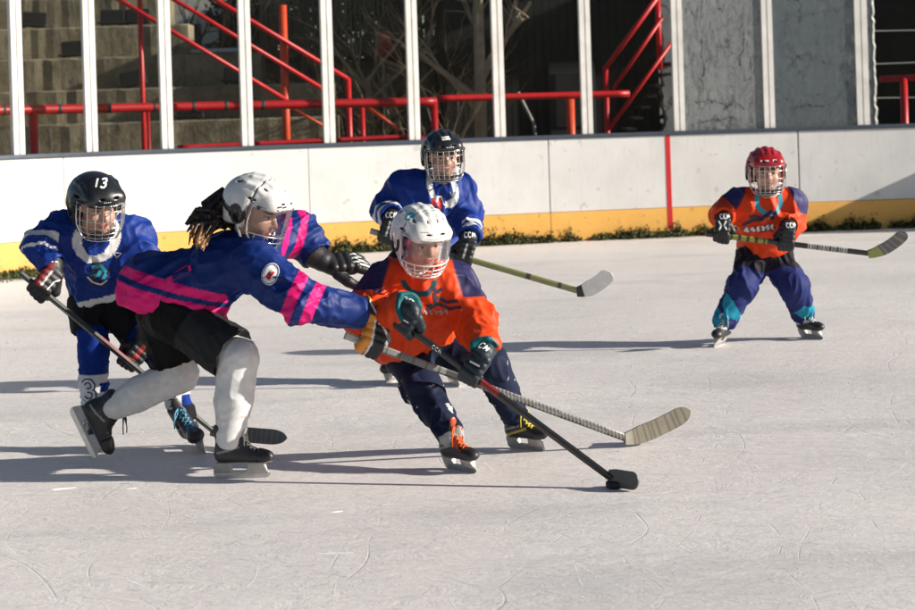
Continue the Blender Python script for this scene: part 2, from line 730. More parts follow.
# --- unseen gate, added right of view to cast the slanting shade on the boards
gp = bpt(1035, 0)
gate = empty('added_shade_gate', gp, 'added white gate out of view at the right end, shades the boards', 'gate')
bm = bmesh.new()
box(bm, (gp.x - .03, gp.y - 1.05, .05), (gp.x + .03, gp.y - .03, BH))
bevel(link('shade_gate_panel', mesh_of(bm), M_board, gate), .005)
bm = bmesh.new()
box(bm, (gp.x - .045, gp.y - 1.06, BH + .002), (gp.x + .045, gp.y - .03, BH + .04))
bevel(link('cap_rail', mesh_of(bm), M_cap, gate), .005)

# --- glass posts and panes
POSTS = [-122, -52, 20, 92.5, 168, 248, 330, 415, 500.5, 588, 680, 770, 864, 960, 1060]
names = ['', '', 'leftmost', 'second from the left', 'third from the left', 'fourth from the left', 'fifth from the left',
         'sixth from the left, behind the stair railing', 'seventh from the left, right of the black helmet', 'eighth from the left, beside the rising red stair rail',
         'just right of the red line on the boards', 'between the two cloudy grey panes', 'rightmost in view, right of the cloudy panes', '', '']
PT = 3.15
for i, c_ in enumerate(POSTS):
    p = bpt(c_)
    tn = (bpt(c_ + 3) - bpt(c_ - 3)).normalized()
    lab = 'white metal glass post, ' + names[i] if names[i] else ('white metal glass post beyond the left picture edge' if c_ < 0 else 'white metal glass post beyond the right picture edge')
    root = empty('glass_post', Vector((p.x, p.y, BH + .044)), lab, 'post', 'white posts holding the rink glass')
    wd = .058 if c_ < 840 or c_ > 900 else .068
    prof = [(-wd, -.01), (-.008, -.01), (-.008, .006), (.008, .006), (.008, -.01), (wd, -.01), (wd, .045), (-wd, .045)]
    nb = Vector((-tn.y, tn.x, 0))
    bm = bmesh.new()
    lo = [bm.verts.new(p + tn * x + nb * (y + .03) + Vector((0, 0, BH + .044))) for x, y in prof]
    hi = [bm.verts.new(v.co + Vector((0, 0, PT - BH))) for v in lo]
    n = len(prof)
    for k in range(n):
        bm.faces.new((lo[k], lo[(k + 1) % n], hi[(k + 1) % n], hi[k]))
    bm.faces.new(lo)
    bm.faces.new(hi)
    link('post_profile', mesh_of(bm), M_alu, root)


def glass_mat(name, dirt, dcol, tint=(.90, .92, .92)):
    t = NT(name)
    t.t.nodes.remove(t.b)
    out = t.t.nodes['Material Output']
    tr = t.n('ShaderNodeBsdfTransparent')
    tr.inputs[0].default_value = (*tint, 1)
    gl = t.n('ShaderNodeBsdfGlossy')
    gl.inputs['Roughness'].default_value = .04
    df = t.n('ShaderNodeBsdfDiffuse')
    fr = t.n('ShaderNodeFresnel')
    fr.inputs[0].default_value = 1.45
    m1 = t.n('ShaderNodeMixShader')
    t.l(t.math('MULTIPLY', fr.outputs[0], .14), m1.inputs[0])
    t.l(tr.outputs[0], m1.inputs[1])
    t.l(gl.outputs[0], m1.inputs[2])
    g = t.geo()
    m2 = t.n('ShaderNodeMixShader')
    if dirt > .2:
        a = t.noise(3.2, 8, .72, g)
        b = t.noise(17, 6, .75, t.scale(g, 1, 1, .6))
        fac = t.math('ADD', t.math('MULTIPLY', t.ramp(a, [(.30, .0), (.62, .30)]), .8), dirt - .18)
        drips = t.noise(9, 7, .78, t.scale(g, 1.4, 1.4, .45), 1.6)
        fac = t.math('MULTIPLY', fac, t.ramp(drips, [(.41, .12), (.49, 1.0)]))
        fac = t.math('MULTIPLY', fac, t.ramp(b, [(.32, .55), (.44, 1.0)]))
        dc = t.mix(t.ramp(b, [(.3, 0), (.7, 1)]), tuple(x * .72 for x in dcol), tuple(min(1, x * 1.15) for x in dcol))
        t.l(dc, df.inputs[0])
    else:
        a = t.noise(5, 7, .7, t.scale(g, 1, 1, .5))
        fac = t.math('MULTIPLY', t.ramp(a, [(.45, .1), (.8, 1)]), dirt)
        df.inputs[0].default_value = (*dcol, 1)
    t.l(fac, m2.inputs[0])
    t.l(m1.outputs[0], m2.inputs[1])
    t.l(df.outputs[0], m2.inputs[2])
    t.l(m2.outputs[0], out.inputs[0])
    return t.m


M_glass = glass_mat('clear_pane', .003, (.5, .5, .48))
M_cloudy = glass_mat('cloudy_pane', .66, (.28, .295, .30))
M_cloudy2 = glass_mat('cloudy_blue_pane', .55, (.14, .17, .19))
glab = {(20, 92.5): 'clear rink glass screen at the left end, in front of the concrete steps',
        (92.5, 168): 'clear rink glass screen over the steps with the tilted black seat',
        (168, 248): 'clear rink glass screen showing the upper stair rails',
        (248, 330): 'clear rink glass screen in front of the orange upright',
        (330, 415): 'clear rink glass screen in front of the bare shrubs and lower stair rail end',
        (415, 500.5): 'clear rink glass screen above the black helmeted player in blue',
        (500.5, 588): 'dark clear rink glass screen in front of the black shed',
        (588, 680): 'clear rink glass screen in front of the rising red staircase rail',
        (680, 770): 'cloudy scratched grey rink glass screen right of the red line',
        (770, 864): 'cloudy blue grey rink glass screen, right one of the two cloudy panes'}
for a_, b_ in zip(POSTS[:-1], POSTS[1:]):
    bm = bmesh.new()
    e = .062 / (bdepth(a_)) * F
    wall_strip(bm, a_ + e, b_ - e, .045, .057, BH + .044, PT - .02, 30)
    m = M_cloudy if a_ == 680 else M_cloudy2 if a_ == 770 else M_glass
    lab = glab.get((a_, b_), 'clear rink glass screen beyond the left picture edge' if a_ < 0 and b_ < 0 else 'clear rink glass screen cut by the left picture edge' if a_ < 0 else
                   'clear rink glass screen cut by the right picture edge' if a_ == 864 else 'clear rink glass screen beyond the right picture edge')
    pane = tag(link('glass_screen', mesh_of(bm), m), lab, 'glass screen', 'rink glass screens')
    rc = np.random.default_rng(int(a_) + 300)
    lines = {680: [((697, 101), (746, 104), 7), ((704, 38), (706, 92), 5), ((748, 32), (742, 66), 4), ((700, 121), (738, 118), 5)],
             770: [((789, 108), (832, 104), 4)]}.get(a_, [])
    for (xa_, ya_), (xb_, yb_), wob in lines:      # dark grime cracks stuck to the pane
        bm = bmesh.new()
        n = 26
        ps, rs = [], []
        w_ = 0
        for i in range(n + 1):
            f_ = i / n
            w_ = w_ * .6 + rc.normal() * wob * .35
            horiz = abs(xb_ - xa_) > abs(yb_ - ya_)
            x_, y_ = xa_ + (xb_ - xa_) * f_ + (0 if horiz else w_ * .5), ya_ + (yb_ - ya_) * f_ + (w_ * .7 if horiz else 0)
            q_ = bpt(x_, .043)
            d_ = ray(x_, y_)
            ps.append(Vector((q_.x, q_.y, CAMH + d_.z / d_.y * q_.y)))
            rs.append(abs(rc.normal(0, .0035)) + .0012)
        tube(bm, ps, rs, 5)
        link('grime_crack', mesh_of(bm), M_crack, pane)

# --- weeds and leaf litter along the foot of the boards
t = NT('weed_leaf')
oi = t.n('ShaderNodeVertexColor', layer_name='Col')
t.l(oi.outputs[0], t.b.inputs['Base Color'])
t.set(Roughness=.8)
rw = np.random.default_rng(5)
vs, fs, cs = [], [], []


def blade(p, d, up, ln, wd, c):
    b = len(vs)
    s_ = d.cross(up).normalized() * wd
    vs.extend([tuple(p - s_ * .6), tuple(p + s_ * .6), tuple(p + d * ln * .6 + s_), tuple(p + d * ln + up * ln * .1), tuple(p + d * ln * .6 - s_)])
    fs.append((b, b + 1, b + 2, b + 3, b + 4))
    cs.extend([c] * 5)


for i in range(34000):
    c_ = rw.uniform(-60, 960)
    dens = perlin(np.array([[c_ * .06, 3.3, 1.7]]))[0] * 1.5 + perlin(np.array([[c_ * .013, 9.3, 4.7]]))[0] * .9 + .85
    if c_ < 90:
        dens += .25
    if rw.random() > dens:
        continue
    wdt = .10 + (.40 * max(0, (120 - c_) / 180) if c_ < 120 else 0)
    off = -.012 - abs(rw.normal(0, 1)) * wdt * .55
    hgt = max(.0, perlin(np.array([[c_ * .11, 7.1, 2.2]]))[0]) * .16 + .012
    cl = max(0., perlin(np.array([[c_ * .075, 7.1, 2.2]]))[0] + .15) + max(0., perlin(np.array([[c_ * .21, 5.1, 8.2]]))[0]) * .8
    z = abs(rw.normal(0, .5)) * (.036 + (.13 if c_ < 860 else .10) * cl * (1 if off > -.07 else .25))
    p = bpt(c_, off - .012, z)
    d = Vector((rw.normal(), rw.normal(), abs(rw.normal()) * 1.1)).normalized()
    up = Vector((rw.normal() * .4, rw.normal() * .4, 1)).normalized()
    k = rw.random() if off > -.08 else .3 + .4 * rw.random()
    cc = (.040, .050, .010) if k < .42 else (.10, .11, .028) if k < .66 else (.014, .015, .007) if k < .92 else (.15, .12, .055)
    blade(p, d, up, rw.uniform(.014, .042), rw.uniform(.005, .012), tuple(x * rw.uniform(.7, 1.25) for x in cc))
me = bpy.data.meshes.new('weeds')
me.from_pydata(vs, [], fs)
ca = me.color_attributes.new('Col', 'FLOAT_COLOR', 'POINT')
ca.data.foreach_set('color', np.array([(*c, 1) for c in cs], np.float32).ravel())
tag(link('weeds', me, t.m), 'green weeds and leaf litter along the foot of the boards', 'weeds', kind='stuff')

# --- loose shavings of ice on the surface
t = NT('ice_shaving')
t.set(Base_Color=(.80, .77, .75), Roughness=.8)
bm = bmesh.new()
for px_, py_, ln in [(62, 489, .10), (130, 484, .09), (131, 489, .05), (326, 554, .12), (262, 504, .04), (338, 512, .05), (346, 341, .05), (437, 411, .03)]:
    p = G(px_, py_)
    a = rw.uniform(-.2, .5)
    for k in range(3):
        q = p + Vector((rw.normal() * ln * .12, rw.normal() * .004, .0006))
        bmesh.ops.create_icosphere(bm, subdivisions=2, radius=1, matrix=Matrix.Translation(q) @ Matrix.Rotation(a + rw.normal() * .06, 4, 'Z') @ Matrix.Diagonal((ln * rw.uniform(.3, .55), .0045 * rw.uniform(.5, 1), .0022, 1)))
for i in range(420):
    p = G(rw.uniform(-20, 935), rw.uniform(300, 605))
    r_ = rw.uniform(.0008, .0024) * p.y / 7
    bmesh.ops.create_icosphere(bm, subdivisions=1, radius=1, matrix=Matrix.Translation(p + Vector((0, 0, r_ * .3))) @ Matrix.Diagonal((r_ * 1.6, r_ * 1.3, r_ * .6, 1)))
tag(link('ice_shavings', mesh_of(bm), t.m), 'scattered white crumbs of scraped ice on the rink', 'ice shavings', kind='stuff')
# ================================================================== behind the boards
t = NT('old_concrete')
g = t.geo()
a = t.noise(1.6, 8, .75, g)
b = t.noise(7, 6, .7, t.scale(g, 1, 1, .5))
c = t.mix(t.ramp(a, [(.35, 0), (.66, 1)]), (.145, .118, .074), (.33, .27, .175))
c = t.mix(t.ramp(b, [(.30, .75), (.48, 0)]), c, (.06, .058, .04))
c = t.mix(t.ramp(t.noise(19, 5, .7, g), [(.64, 0), (.74, .6)]), c, (.50, .47, .40))
t.l(c, t.b.inputs['Base Color'])
t.set(Roughness=.95)
t.bump(t.math('ADD', a, b), .5, .04)
M_conc = t.m
M_rail = plain('red_rail_paint', (.52, .008, .012), .42, 0, .18, 14, .1)
M_orail = plain('orange_red_paint', (.66, .07, .02), .45, 0, .18, 14, .1)
M_black = plain('black_plastic', (.012, .012, .013), .5)
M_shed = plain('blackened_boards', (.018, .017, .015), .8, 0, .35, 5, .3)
M_band = plain('pipe_band', (.02, .018, .018), .6)
M_wood = plain('weathered_slats', (.13, .10, .07), .85, 0, .35, 3, .4)
M_pole = plain('dark_iron', (.02, .02, .02), .6, .3)


def pts(D, *xy):
    return [P(x, y, D) for x, y in xy]


# --- concrete steps
bl = empty('concrete_bleacher', P(100, 170, 24.8), 'weathered brown concrete steps of the stand behind the left glass', 'bleacher')
ends = [345, 342, 338, 334, 262, 190, 172, 160, 150]
for k in range(9):
    D = 24.2 + .6 * k
    z1 = .53 + .43 * k
    xl = P(-260, 100, D).x
    xr = P(ends[k], 100, D).x
    bm = bmesh.new()
    nx = 60
    rng_ = np.random.default_rng(k)
    rows = []
    for i in range(nx + 1):
        x = xl + (xr - xl) * i / nx
        j = rng_.normal(0, .006)
        e = .012 + abs(rng_.normal(0, .012))
        rows.append([bm.verts.new((x, D + j, -.03)), bm.verts.new((x, D + j, z1 - e)), bm.verts.new((x, D + j + e, z1)), bm.verts.new((x, D + .63, z1)), bm.verts.new((x, D + .63, -.03))])
    for a_, b_ in zip(rows[:-1], rows[1:]):
        for m in range(4):
            bm.faces.new((a_[m], b_[m], b_[m + 1], a_[m + 1]))
    bm.faces.new(rows[0])
    bm.faces.new(rows[-1])
    link('step', mesh_of(bm), M_conc, bl)

# --- black seats left on the steps
for px_, py_, k, tilt, lab in [(33.5, 26, 3, 4, 'black plastic stand seat on the upper step at the far left'),
                               (74, 56.5, 2, -3, 'black plastic stand seat by the second white post, one step above the pipe'),
                               (112, 27, 3, 2, 'black plastic stand seat high up behind the second glass pane'),
                               (134.5, 90, 1, -9, 'tilted black plastic stand seat with a white speck, above the red pipe'),
                               (190, 124, 0, 0, 'black plastic stand seat below the red pipe'),
                               (138, 40, 3, 0, 'black plastic stand seat half hidden behind the red upright on the upper steps'),
                               (236, 88, 1, 5, 'black plastic stand seat beside the stair rail bottom')]:
    k += 2
    D = 24.2 + .6 * k + .16
    z1 = .53 + .43 * k
    q = P(px_, py_, D)
    q.z = z1
    s = empty('stand_seat', q, lab, 'seat', 'black seats on the concrete steps')
    Mx = Matrix.Translation(q) @ Matrix.Rotation(R(tilt), 4, 'Y')
    bm = bmesh.new()
    vs_ = box(bm, (-.17, .03, .02), (.17, .07, .23), Mx)
    link('backrest', mesh_of(bm), M_black, s)
    bevel(s.children[0], .02)
    bm = bmesh.new()
    box(bm, (-.185, -.14, .03), (.185, .026, .06), Mx)
    bevel(link('seat', mesh_of(bm), M_black, s), .012)
    for sx in (-.12, .12):
        bm = bmesh.new()
        box(bm, (sx - .015, -.08, .002), (sx + .015, -.05, .028), Mx)
        link('bracket', mesh_of(bm), M_pole, s)

# --- the thick red pipe that follows the boards
pipe = empty('pipe_railing', bpt(33, 1.0), 'thick red pipe railing with black bands running behind the left glass', 'railing')
bm = bmesh.new()
ln = []
for c_ in range(-140, 437, 12):
    D = bdepth(c_) + 1.0
    y = 110.5 - (c_ + 10) * 8.5 / 420
    ln.append(P(c_, y, D))
tube(bm, ln, .047, 14)
link('rail', mesh_of(bm), M_rail, pipe, True)
for c_ in (3, 58.5, 108, 153.5, 192.5, 225, 262):
    bm = bmesh.new()
    D = bdepth(c_) + 1.0
    y = 110.5 - (c_ + 10) * 8.5 / 420
    y2 = 110.5 - (c_ + 5) * 8.5 / 420
    tube(bm, [P(c_ - 4, y + .05, D), P(c_ + 4, y2 - .1, D)], .0495, 14)
    link('band', mesh_of(bm), M_band, pipe, True)
for c_, r_ in ((33, .042), (148, .017), (434, .04)):
    D = bdepth(c_) + 1.0
    q = P(c_, 110.5 - (c_ + 10) * 8.5 / 420, D)
    bm = bmesh.new()
    tube(bm, [(q.x, q.y, -.03), (q.x, q.y, q.z)], r_, 12)
    link('upright', mesh_of(bm), M_rail, pipe, True)
low = empty('low_rail', bpt(300, .5), 'thin red rail just above the boards behind the left glass', 'railing')
bm = bmesh.new()
tube(bm, [P(c_, 147.5 - (c_ - 178) * .048, bdepth(c_) + .5) for c_ in range(178, 425, 12)], .026, 10)
link('rail', mesh_of(bm), M_rail, low, True)
for c_ in (180, 325, 422):
    q = P(c_, 147.5 - (c_ - 178) * .048, bdepth(c_) + .5)
    bm = bmesh.new()
    tube(bm, [(q.x, q.y, -.03), q], .02, 10)
    link('upright', mesh_of(bm), M_rail, low, True)
pr = empty('pipe_railing', bpt(570, 1.0), 'dull red pipe rail with a short orange upright in front of the black shed', 'railing')
bm = bmesh.new()
tube(bm, [P(c_, 98.5 - (c_ - 440) * .026, bdepth(c_) + 2.2) for c_ in range(437, 640, 12)], .04, 12)
link('rail', mesh_of(bm), M_rail, pr, True)
q = P(570, 96, bdepth(570) + 2.1)
bm = bmesh.new()
tube(bm, [(q.x, q.y, -.03), (q.x, q.y, P(570, 99, q.y).z)], .05, 12)
link('upright', mesh_of(bm), M_orail, pr, True)

# --- stair railing that comes down to the right over the steps
D = 23.7
st = empty('stair_railing', P(348, 150, D), 'red stair railing of three bars coming down to the right, with an orange upright', 'railing')
for p0, p1, r_ in [((100, -70), (348, 79), .028), ((60, -69), (325, 90), .026), ((30, -54), (288, 101), .026)]:
    bm = bmesh.new()
    tube(bm, pts(D, p0, p1), r_, 10)
    link('bar', mesh_of(bm), M_rail, st, True)
for x, y0, r_, m in [(282.5, 5, .047, M_orail), (348, 78, .034, M_rail), (138, -55, .03, M_rail), (325, 90, .028, M_rail)]:
    q = P(x, y0, D + .05)
    bm = bmesh.new()
    tube(bm, [(q.x, q.y, -.03), q], r_, 12)
    link('upright', mesh_of(bm), m, st, True)
s2 = empty('stair_railing', P(362, 150, 24.6), 'small thin orange brace railing behind the shrubs near the foot of the stairs', 'railing')
bm = bmesh.new()
tube(bm, pts(24.6, (290, 107), (326, 127)), .016, 8)
link('bar', mesh_of(bm), M_orail, s2, True)
bm = bmesh.new()
tube(bm, pts(24.6, (366, 106), (400, 130)), .02, 8)
link('bar', mesh_of(bm), M_orail, s2, True)
for x in (362,):
    q = P(x, 104, 24.6)
    bm = bmesh.new()
    tube(bm, [(q.x, q.y, -.03), q], .032, 10)
    link('upright', mesh_of(bm), M_rail, s2, True)

# --- rising red stair at the right of the shed
D = 24.2
sr = empty('staircase', P(632, 150, D), 'dark steel staircase with red rails rising to the right beside the plaster wall', 'staircase')
for p0, p1, r_ in [((604, 70), (662, -9), .030), ((613, 89), (662, 18), .024), ((609, 129), (672, 42), .024)]:
    bm = bmesh.new()
    tube(bm, pts(D, p0, p1), r_, 10)
    link('handrail', mesh_of(bm), M_rail, sr, True)
for x, y0 in ((605.5, 69), (657.5, -6)):
    q = P(x, y0, D + .03)
    q1 = P(x, 70, D + .03)
    bm = bmesh.new()
    tube(bm, [(q.x, q.y, -.03 if x < 620 else q1.z), q], .034, 12)
    link('upright', mesh_of(bm), M_rail, sr, True)
for k in range(9):
    a = P(612 + 7 * k, 150 - 11 * k, D + .2)
    bm = bmesh.new()
    box(bm, (a.x, D + .1, a.z - .03), (a.x + .12, D + 1.1, a.z))
    link('tread', mesh_of(bm), M_shed, sr)

# --- shed, fence, wall
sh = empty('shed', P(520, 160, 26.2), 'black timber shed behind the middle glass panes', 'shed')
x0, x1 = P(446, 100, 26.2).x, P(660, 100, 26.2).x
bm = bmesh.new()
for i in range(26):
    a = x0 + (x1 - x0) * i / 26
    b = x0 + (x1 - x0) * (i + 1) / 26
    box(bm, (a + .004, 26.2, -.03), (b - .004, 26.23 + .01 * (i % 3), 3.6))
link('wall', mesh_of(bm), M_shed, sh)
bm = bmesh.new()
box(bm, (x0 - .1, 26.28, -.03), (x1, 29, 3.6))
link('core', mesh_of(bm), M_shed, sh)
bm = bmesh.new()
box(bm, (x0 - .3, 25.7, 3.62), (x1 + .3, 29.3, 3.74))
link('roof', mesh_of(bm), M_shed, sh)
da, db = P(548, 60, 26.17), P(594, 60, 26.17)
dk = plain('door_paint', (.03, .029, .027), .6)
bm = bmesh.new()
box(bm, (da.x, 26.15, -.03), (db.x, 26.19, 2.0))
dr = bevel(link('door', mesh_of(bm), dk, sh), .006)
for k in (.25, 1.15):
    bm = bmesh.new()
    box(bm, (da.x + .08, 26.135, k), (db.x - .08, 26.147, k + .7))
    bevel(link('door_panel', mesh_of(bm), M_shed, dr), .006)
pk = plain('pale_plank', (.30, .28, .24), .8, 0, .3, 8)
bm = bmesh.new()
a, b = P(518, 92, 25.2), P(534, 124, 25.2)
tube(bm, [a, b, Vector((b.x + .1, b.y, -.03))], .02, 6)
tag(link('plank', mesh_of(bm), pk), 'pale broken plank leaning in front of the black shed', 'plank')

fn = empty('slat_fence', P(380, 150, 28.5), 'dark wooden slat fence behind the bare shrubs', 'fence')
x0, x1 = P(262, 100, 28.5).x, P(450, 100, 28.5).x
rf = np.random.default_rng(3)
bm = bmesh.new()
n = 40
for i in range(n):
    a = x0 + (x1 - x0) * i / n
    hgt = 4.0 + rf.uniform(-.08, .08)
    box(bm, (a, 28.5 + rf.uniform(0, .01), 2.22), (a + (x1 - x0) / n * rf.uniform(.6, .88), 28.525, hgt))
link('slats', mesh_of(bm), M_wood, fn)
for z in (2.25, 3.0, 3.7):
    bm = bmesh.new()
    box(bm, (x0, 28.53, z), (x1, 28.6, z + .09))
    link('beam', mesh_of(bm), M_wood, fn)
for i in range(6):
    bm = bmesh.new()
    a = x0 + (x1 - x0) * (i + .3) / 6
    box(bm, (a, 28.61, -.03), (a + .1, 28.7, 3.9))
    link('post', mesh_of(bm), M_wood, fn)
bm = bmesh.new()
box(bm, (x0 - .4, 28.72, -.03), (x1 + .1, 29.3, 2.15))
tag(link('retaining_wall', mesh_of(bm), M_conc), 'low dark concrete retaining wall under the slat fence', 'wall')

t = NT('grey_plaster')
g = t.geo()
a = t.noise(2.3, 7, .7, g)
cr = t.n('ShaderNodeTexVoronoi', feature='DISTANCE_TO_EDGE')
cr.inputs['Scale'].default_value = 1.9
wv = t.n('ShaderNodeTexNoise')
wv.inputs['Scale'].default_value = 6
wv.inputs['Detail'].default_value = 5
t.l(g, wv.inputs['Vector'])
vm = t.n('ShaderNodeVectorMath', operation='ADD')
t.l(g, vm.inputs[0])
vs2 = t.n('ShaderNodeVectorMath', operation='SCALE')
vs2.inputs[3].default_value = .35
t.l(wv.outputs['Color'], vs2.inputs[0])
t.l(vs2.outputs[0], vm.inputs[1])
t.l(vm.outputs[0], cr.inputs['Vector'])
c = t.mix(t.ramp(a, [(.35, 0), (.65, 1)]), (.22, .225, .225), (.36, .36, .35))
c = t.mix(t.ramp(cr.outputs['Distance'], [(.008, 1), (.022, 0)]), c, (.05, .05, .05))
t.l(c, t.b.inputs['Base Color'])
t.set(Roughness=.9)
t.bump(a, .3, .02)
bm = bmesh.new()
xa, xb = P(662, 100, 25.0).x, P(872, 100, 25.0).x
rf = np.random.default_rng(9)
ed = [(xa + rf.uniform(-.02, .05), z) for z in np.arange(-.03, 4.3, .09)]
f_ = [bm.verts.new((x, 25.0, z)) for x, z in ed] + [bm.verts.new((xb, 25.0, 4.2)), bm.verts.new((xb, 25.0, -.03))]
b_ = [bm.verts.new((v.co.x, 25.35, v.co.z)) for v in f_]
bm.faces.new(f_)
bm.faces.new(list(reversed(b_)))
for i in range(len(f_)):
    j = (i + 1) % len(f_)
    bm.faces.new((f_[i], b_[i], b_[j], f_[j]))
tag(link('plaster_wall', mesh_of(bm), t.m), 'cracked grey plaster wall with a broken edge behind the cloudy panes', 'wall')

# --- right end: dark shelter, rail, wires
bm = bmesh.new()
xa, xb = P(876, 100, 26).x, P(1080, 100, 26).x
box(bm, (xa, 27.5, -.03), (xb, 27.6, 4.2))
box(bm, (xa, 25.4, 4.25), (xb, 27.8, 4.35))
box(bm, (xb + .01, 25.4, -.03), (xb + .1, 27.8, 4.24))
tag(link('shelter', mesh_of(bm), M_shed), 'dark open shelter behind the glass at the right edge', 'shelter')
r2 = empty('pipe_railing', P(903, 150, 24.0), 'red pipe rail with an upright behind the rightmost glass pane', 'railing')
bm = bmesh.new()
tube(bm, pts(24.0, (880, 79), (1060, 70)), .038, 12)
link('rail', mesh_of(bm), M_rail, r2, True)
q = P(903.5, 78, 24.0)
bm = bmesh.new()
tube(bm, [(q.x, q.y, -.03), q], .045, 12)
link('upright', mesh_of(bm), M_rail, r2, True)
wm = plain('pale_wire', (.5, .5, .47), .5)
for (y0, y1), nm in zip(((64, 58), (31, 28), (98, 96)), ('middle', 'topmost', 'lowest')):
    bm = bmesh.new()
    tube(bm, pts(24.4, (874, y0), (1040, y1)), .007, 6)
    tag(link('wire', mesh_of(bm), wm, None), 'thin pale wire strung across the dark shelter opening, ' + nm + ' of three', 'wire', 'wires across the shelter')
bm = bmesh.new()
q = P(872.8, 60, 24.3)
rf = np.random.default_rng(2)
ps = [(q.x + rf.normal(0, .006), q.y, z) for z in np.arange(-.03, 4.2, .05)]
tube(bm, ps, [.028 + abs(rf.normal(0, .006)) for _ in ps], 8)
tag(link('drain_pole', mesh_of(bm), wm), 'rough whitish pole at the right end of the plaster wall', 'pole')

# --- unseen building, added to shade the background behind the glass
hb = empty('added_shade_building', (14, 32, 0), 'added tall plain building out of view on the right, shades the background', 'building')
bm = bmesh.new()
box(bm, (8.9, 26.7, -.03), (24, 46, 9.5))
link('wall', mesh_of(bm), plain('render_wall', (.33, .31, .28), .9), hb)
bm = bmesh.new()
box(bm, (8.7, 26.5, 9.505), (24.2, 46.2, 9.8))
link('roof', mesh_of(bm), M_cap, hb)

# --- trees and shrubs
M_bark = plain('bark', (.09, .068, .05), .95, 0, .3, 6, .5)
M_bark2 = plain('pale_bark', (.36, .28, .19), .95, 0, .3, 6, .5)
M_twig = plain('twigs', (.22, .165, .11), .95, 0, .3, 6)


def branches(bm, p, d, ln, r_, depth, rng, spread=.5):
    p = Vector(p)
    ps, rs = [p.copy()], [r_]
    for k in range(4):
        d = (d + Vector((rng.normal(), rng.normal(), rng.normal() * .6)) * .14).normalized()
        p = p + d * ln / 4
        ps.append(p.copy())
        rs.append(r_ * (1 - .12 * (k + 1)))
    tube(bm, ps, rs, 6 if depth > 1 else 4)
    if depth <= 0:
        return
    for k in range(rng.integers(2, 5)):
        i = rng.integers(2, 5)
        nd = (d + Vector((rng.normal(), rng.normal(), rng.normal() * .7 + .25)) * spread).normalized()
        branches(bm, ps[i], nd, ln * rng.uniform(.5, .75), rs[i] * .6, depth - 1, rng, spread)


for i, (px_, D, h_, r_, m, lab) in enumerate([(186, 29.5, 2.6, .055, M_bark, 'thin dark bare tree with straight trunk behind the upper stair rails'),
                                             (366, 26.6, 1.9, .05, M_bark2, 'crooked pale bare tree behind the lower end of the stair rails'),
                                             (393, 26.9, 2.1, .03, M_bark2, 'slender pale sapling beside the red notice on the fence'),
                                             (478, 25.4, 3.0, .09, M_bark2, 'pale sunlit tree trunk at the left corner of the black shed'),
                                             (308, 27.2, 2.2, .03, M_bark, 'slender dark bare tree right of the orange upright'),
                                             (262, 30, 3.0, .05, M_bark, 'forked dark bare tree above the concrete steps')]):
    rng = np.random.default_rng(20 + i)
    q = P(px_, 100, D)
    base = Vector((q.x, D, -.03))
    t_ = empty('bare_tree', base, lab, 'tree')
    bm = bmesh.new()
    top = base + Vector((rng.normal() * .08, 0, h_))
    mid_ = base.lerp(top, .5) + Vector((rng.normal() * .05, 0, 0))
    tube(bm, [base, mid_, top], [r_, r_ * .85, r_ * .7], 10)
    link('trunk', mesh_of(bm), m, t_, True)
    bm = bmesh.new()
    for k in range(7):
        f_ = rng.uniform(.45, 1)
        o_ = base.lerp(mid_, f_ * 2) if f_ < .5 else mid_.lerp(top, f_ * 2 - 1)
        branches(bm, o_, Vector((rng.normal() * .6, rng.normal() * .4, .8)).normalized(), rng.uniform(.7, 1.4), r_ * .5, 2, rng)
    link('crown', mesh_of(bm), m, t_)
sl_ = ['brown bare shrub at the foot of the stair railing', 'tangled bare shrub left of the orange upright', 'bare shrub under the red notice',
       'thin brown shrub right beside the black shed', 'low twiggy shrub behind the small orange brace', 'high bare shrub above the steps behind the upper stair rails']
for i, (px_, D, h_) in enumerate([(340, 26.2, 1.7), (268, 27.4, 2.2), (384, 26.2, 1.9), (432, 25.6, 1.9), (408, 25.5, 1.5), (216, 28.6, 2.7)]):
    rng = np.random.default_rng(50 + i)
    q = P(px_, 100, D)
    bm = bmesh.new()
    for k in range(14):
        d = Vector((rng.normal() * .28, rng.normal() * .25, 1)).normalized()
        branches(bm, (q.x + rng.normal() * .18, D + rng.normal() * .12, -.03), d, h_ * rng.uniform(.6, 1), .012, 2, rng, .35)
    tag(link('bare_shrub', mesh_of(bm), M_twig), sl_[i], 'shrub')
bm = bmesh.new()
q = P(384, 43, 28.4)
box(bm, (q.x - .1, 28.40, q.z - .17), (q.x + .1, 28.44, q.z + .17))
tag(link('notice', mesh_of(bm), plain('notice_red', (.55, .05, .05), .6)), 'small red notice plate on the slat fence', 'sign')

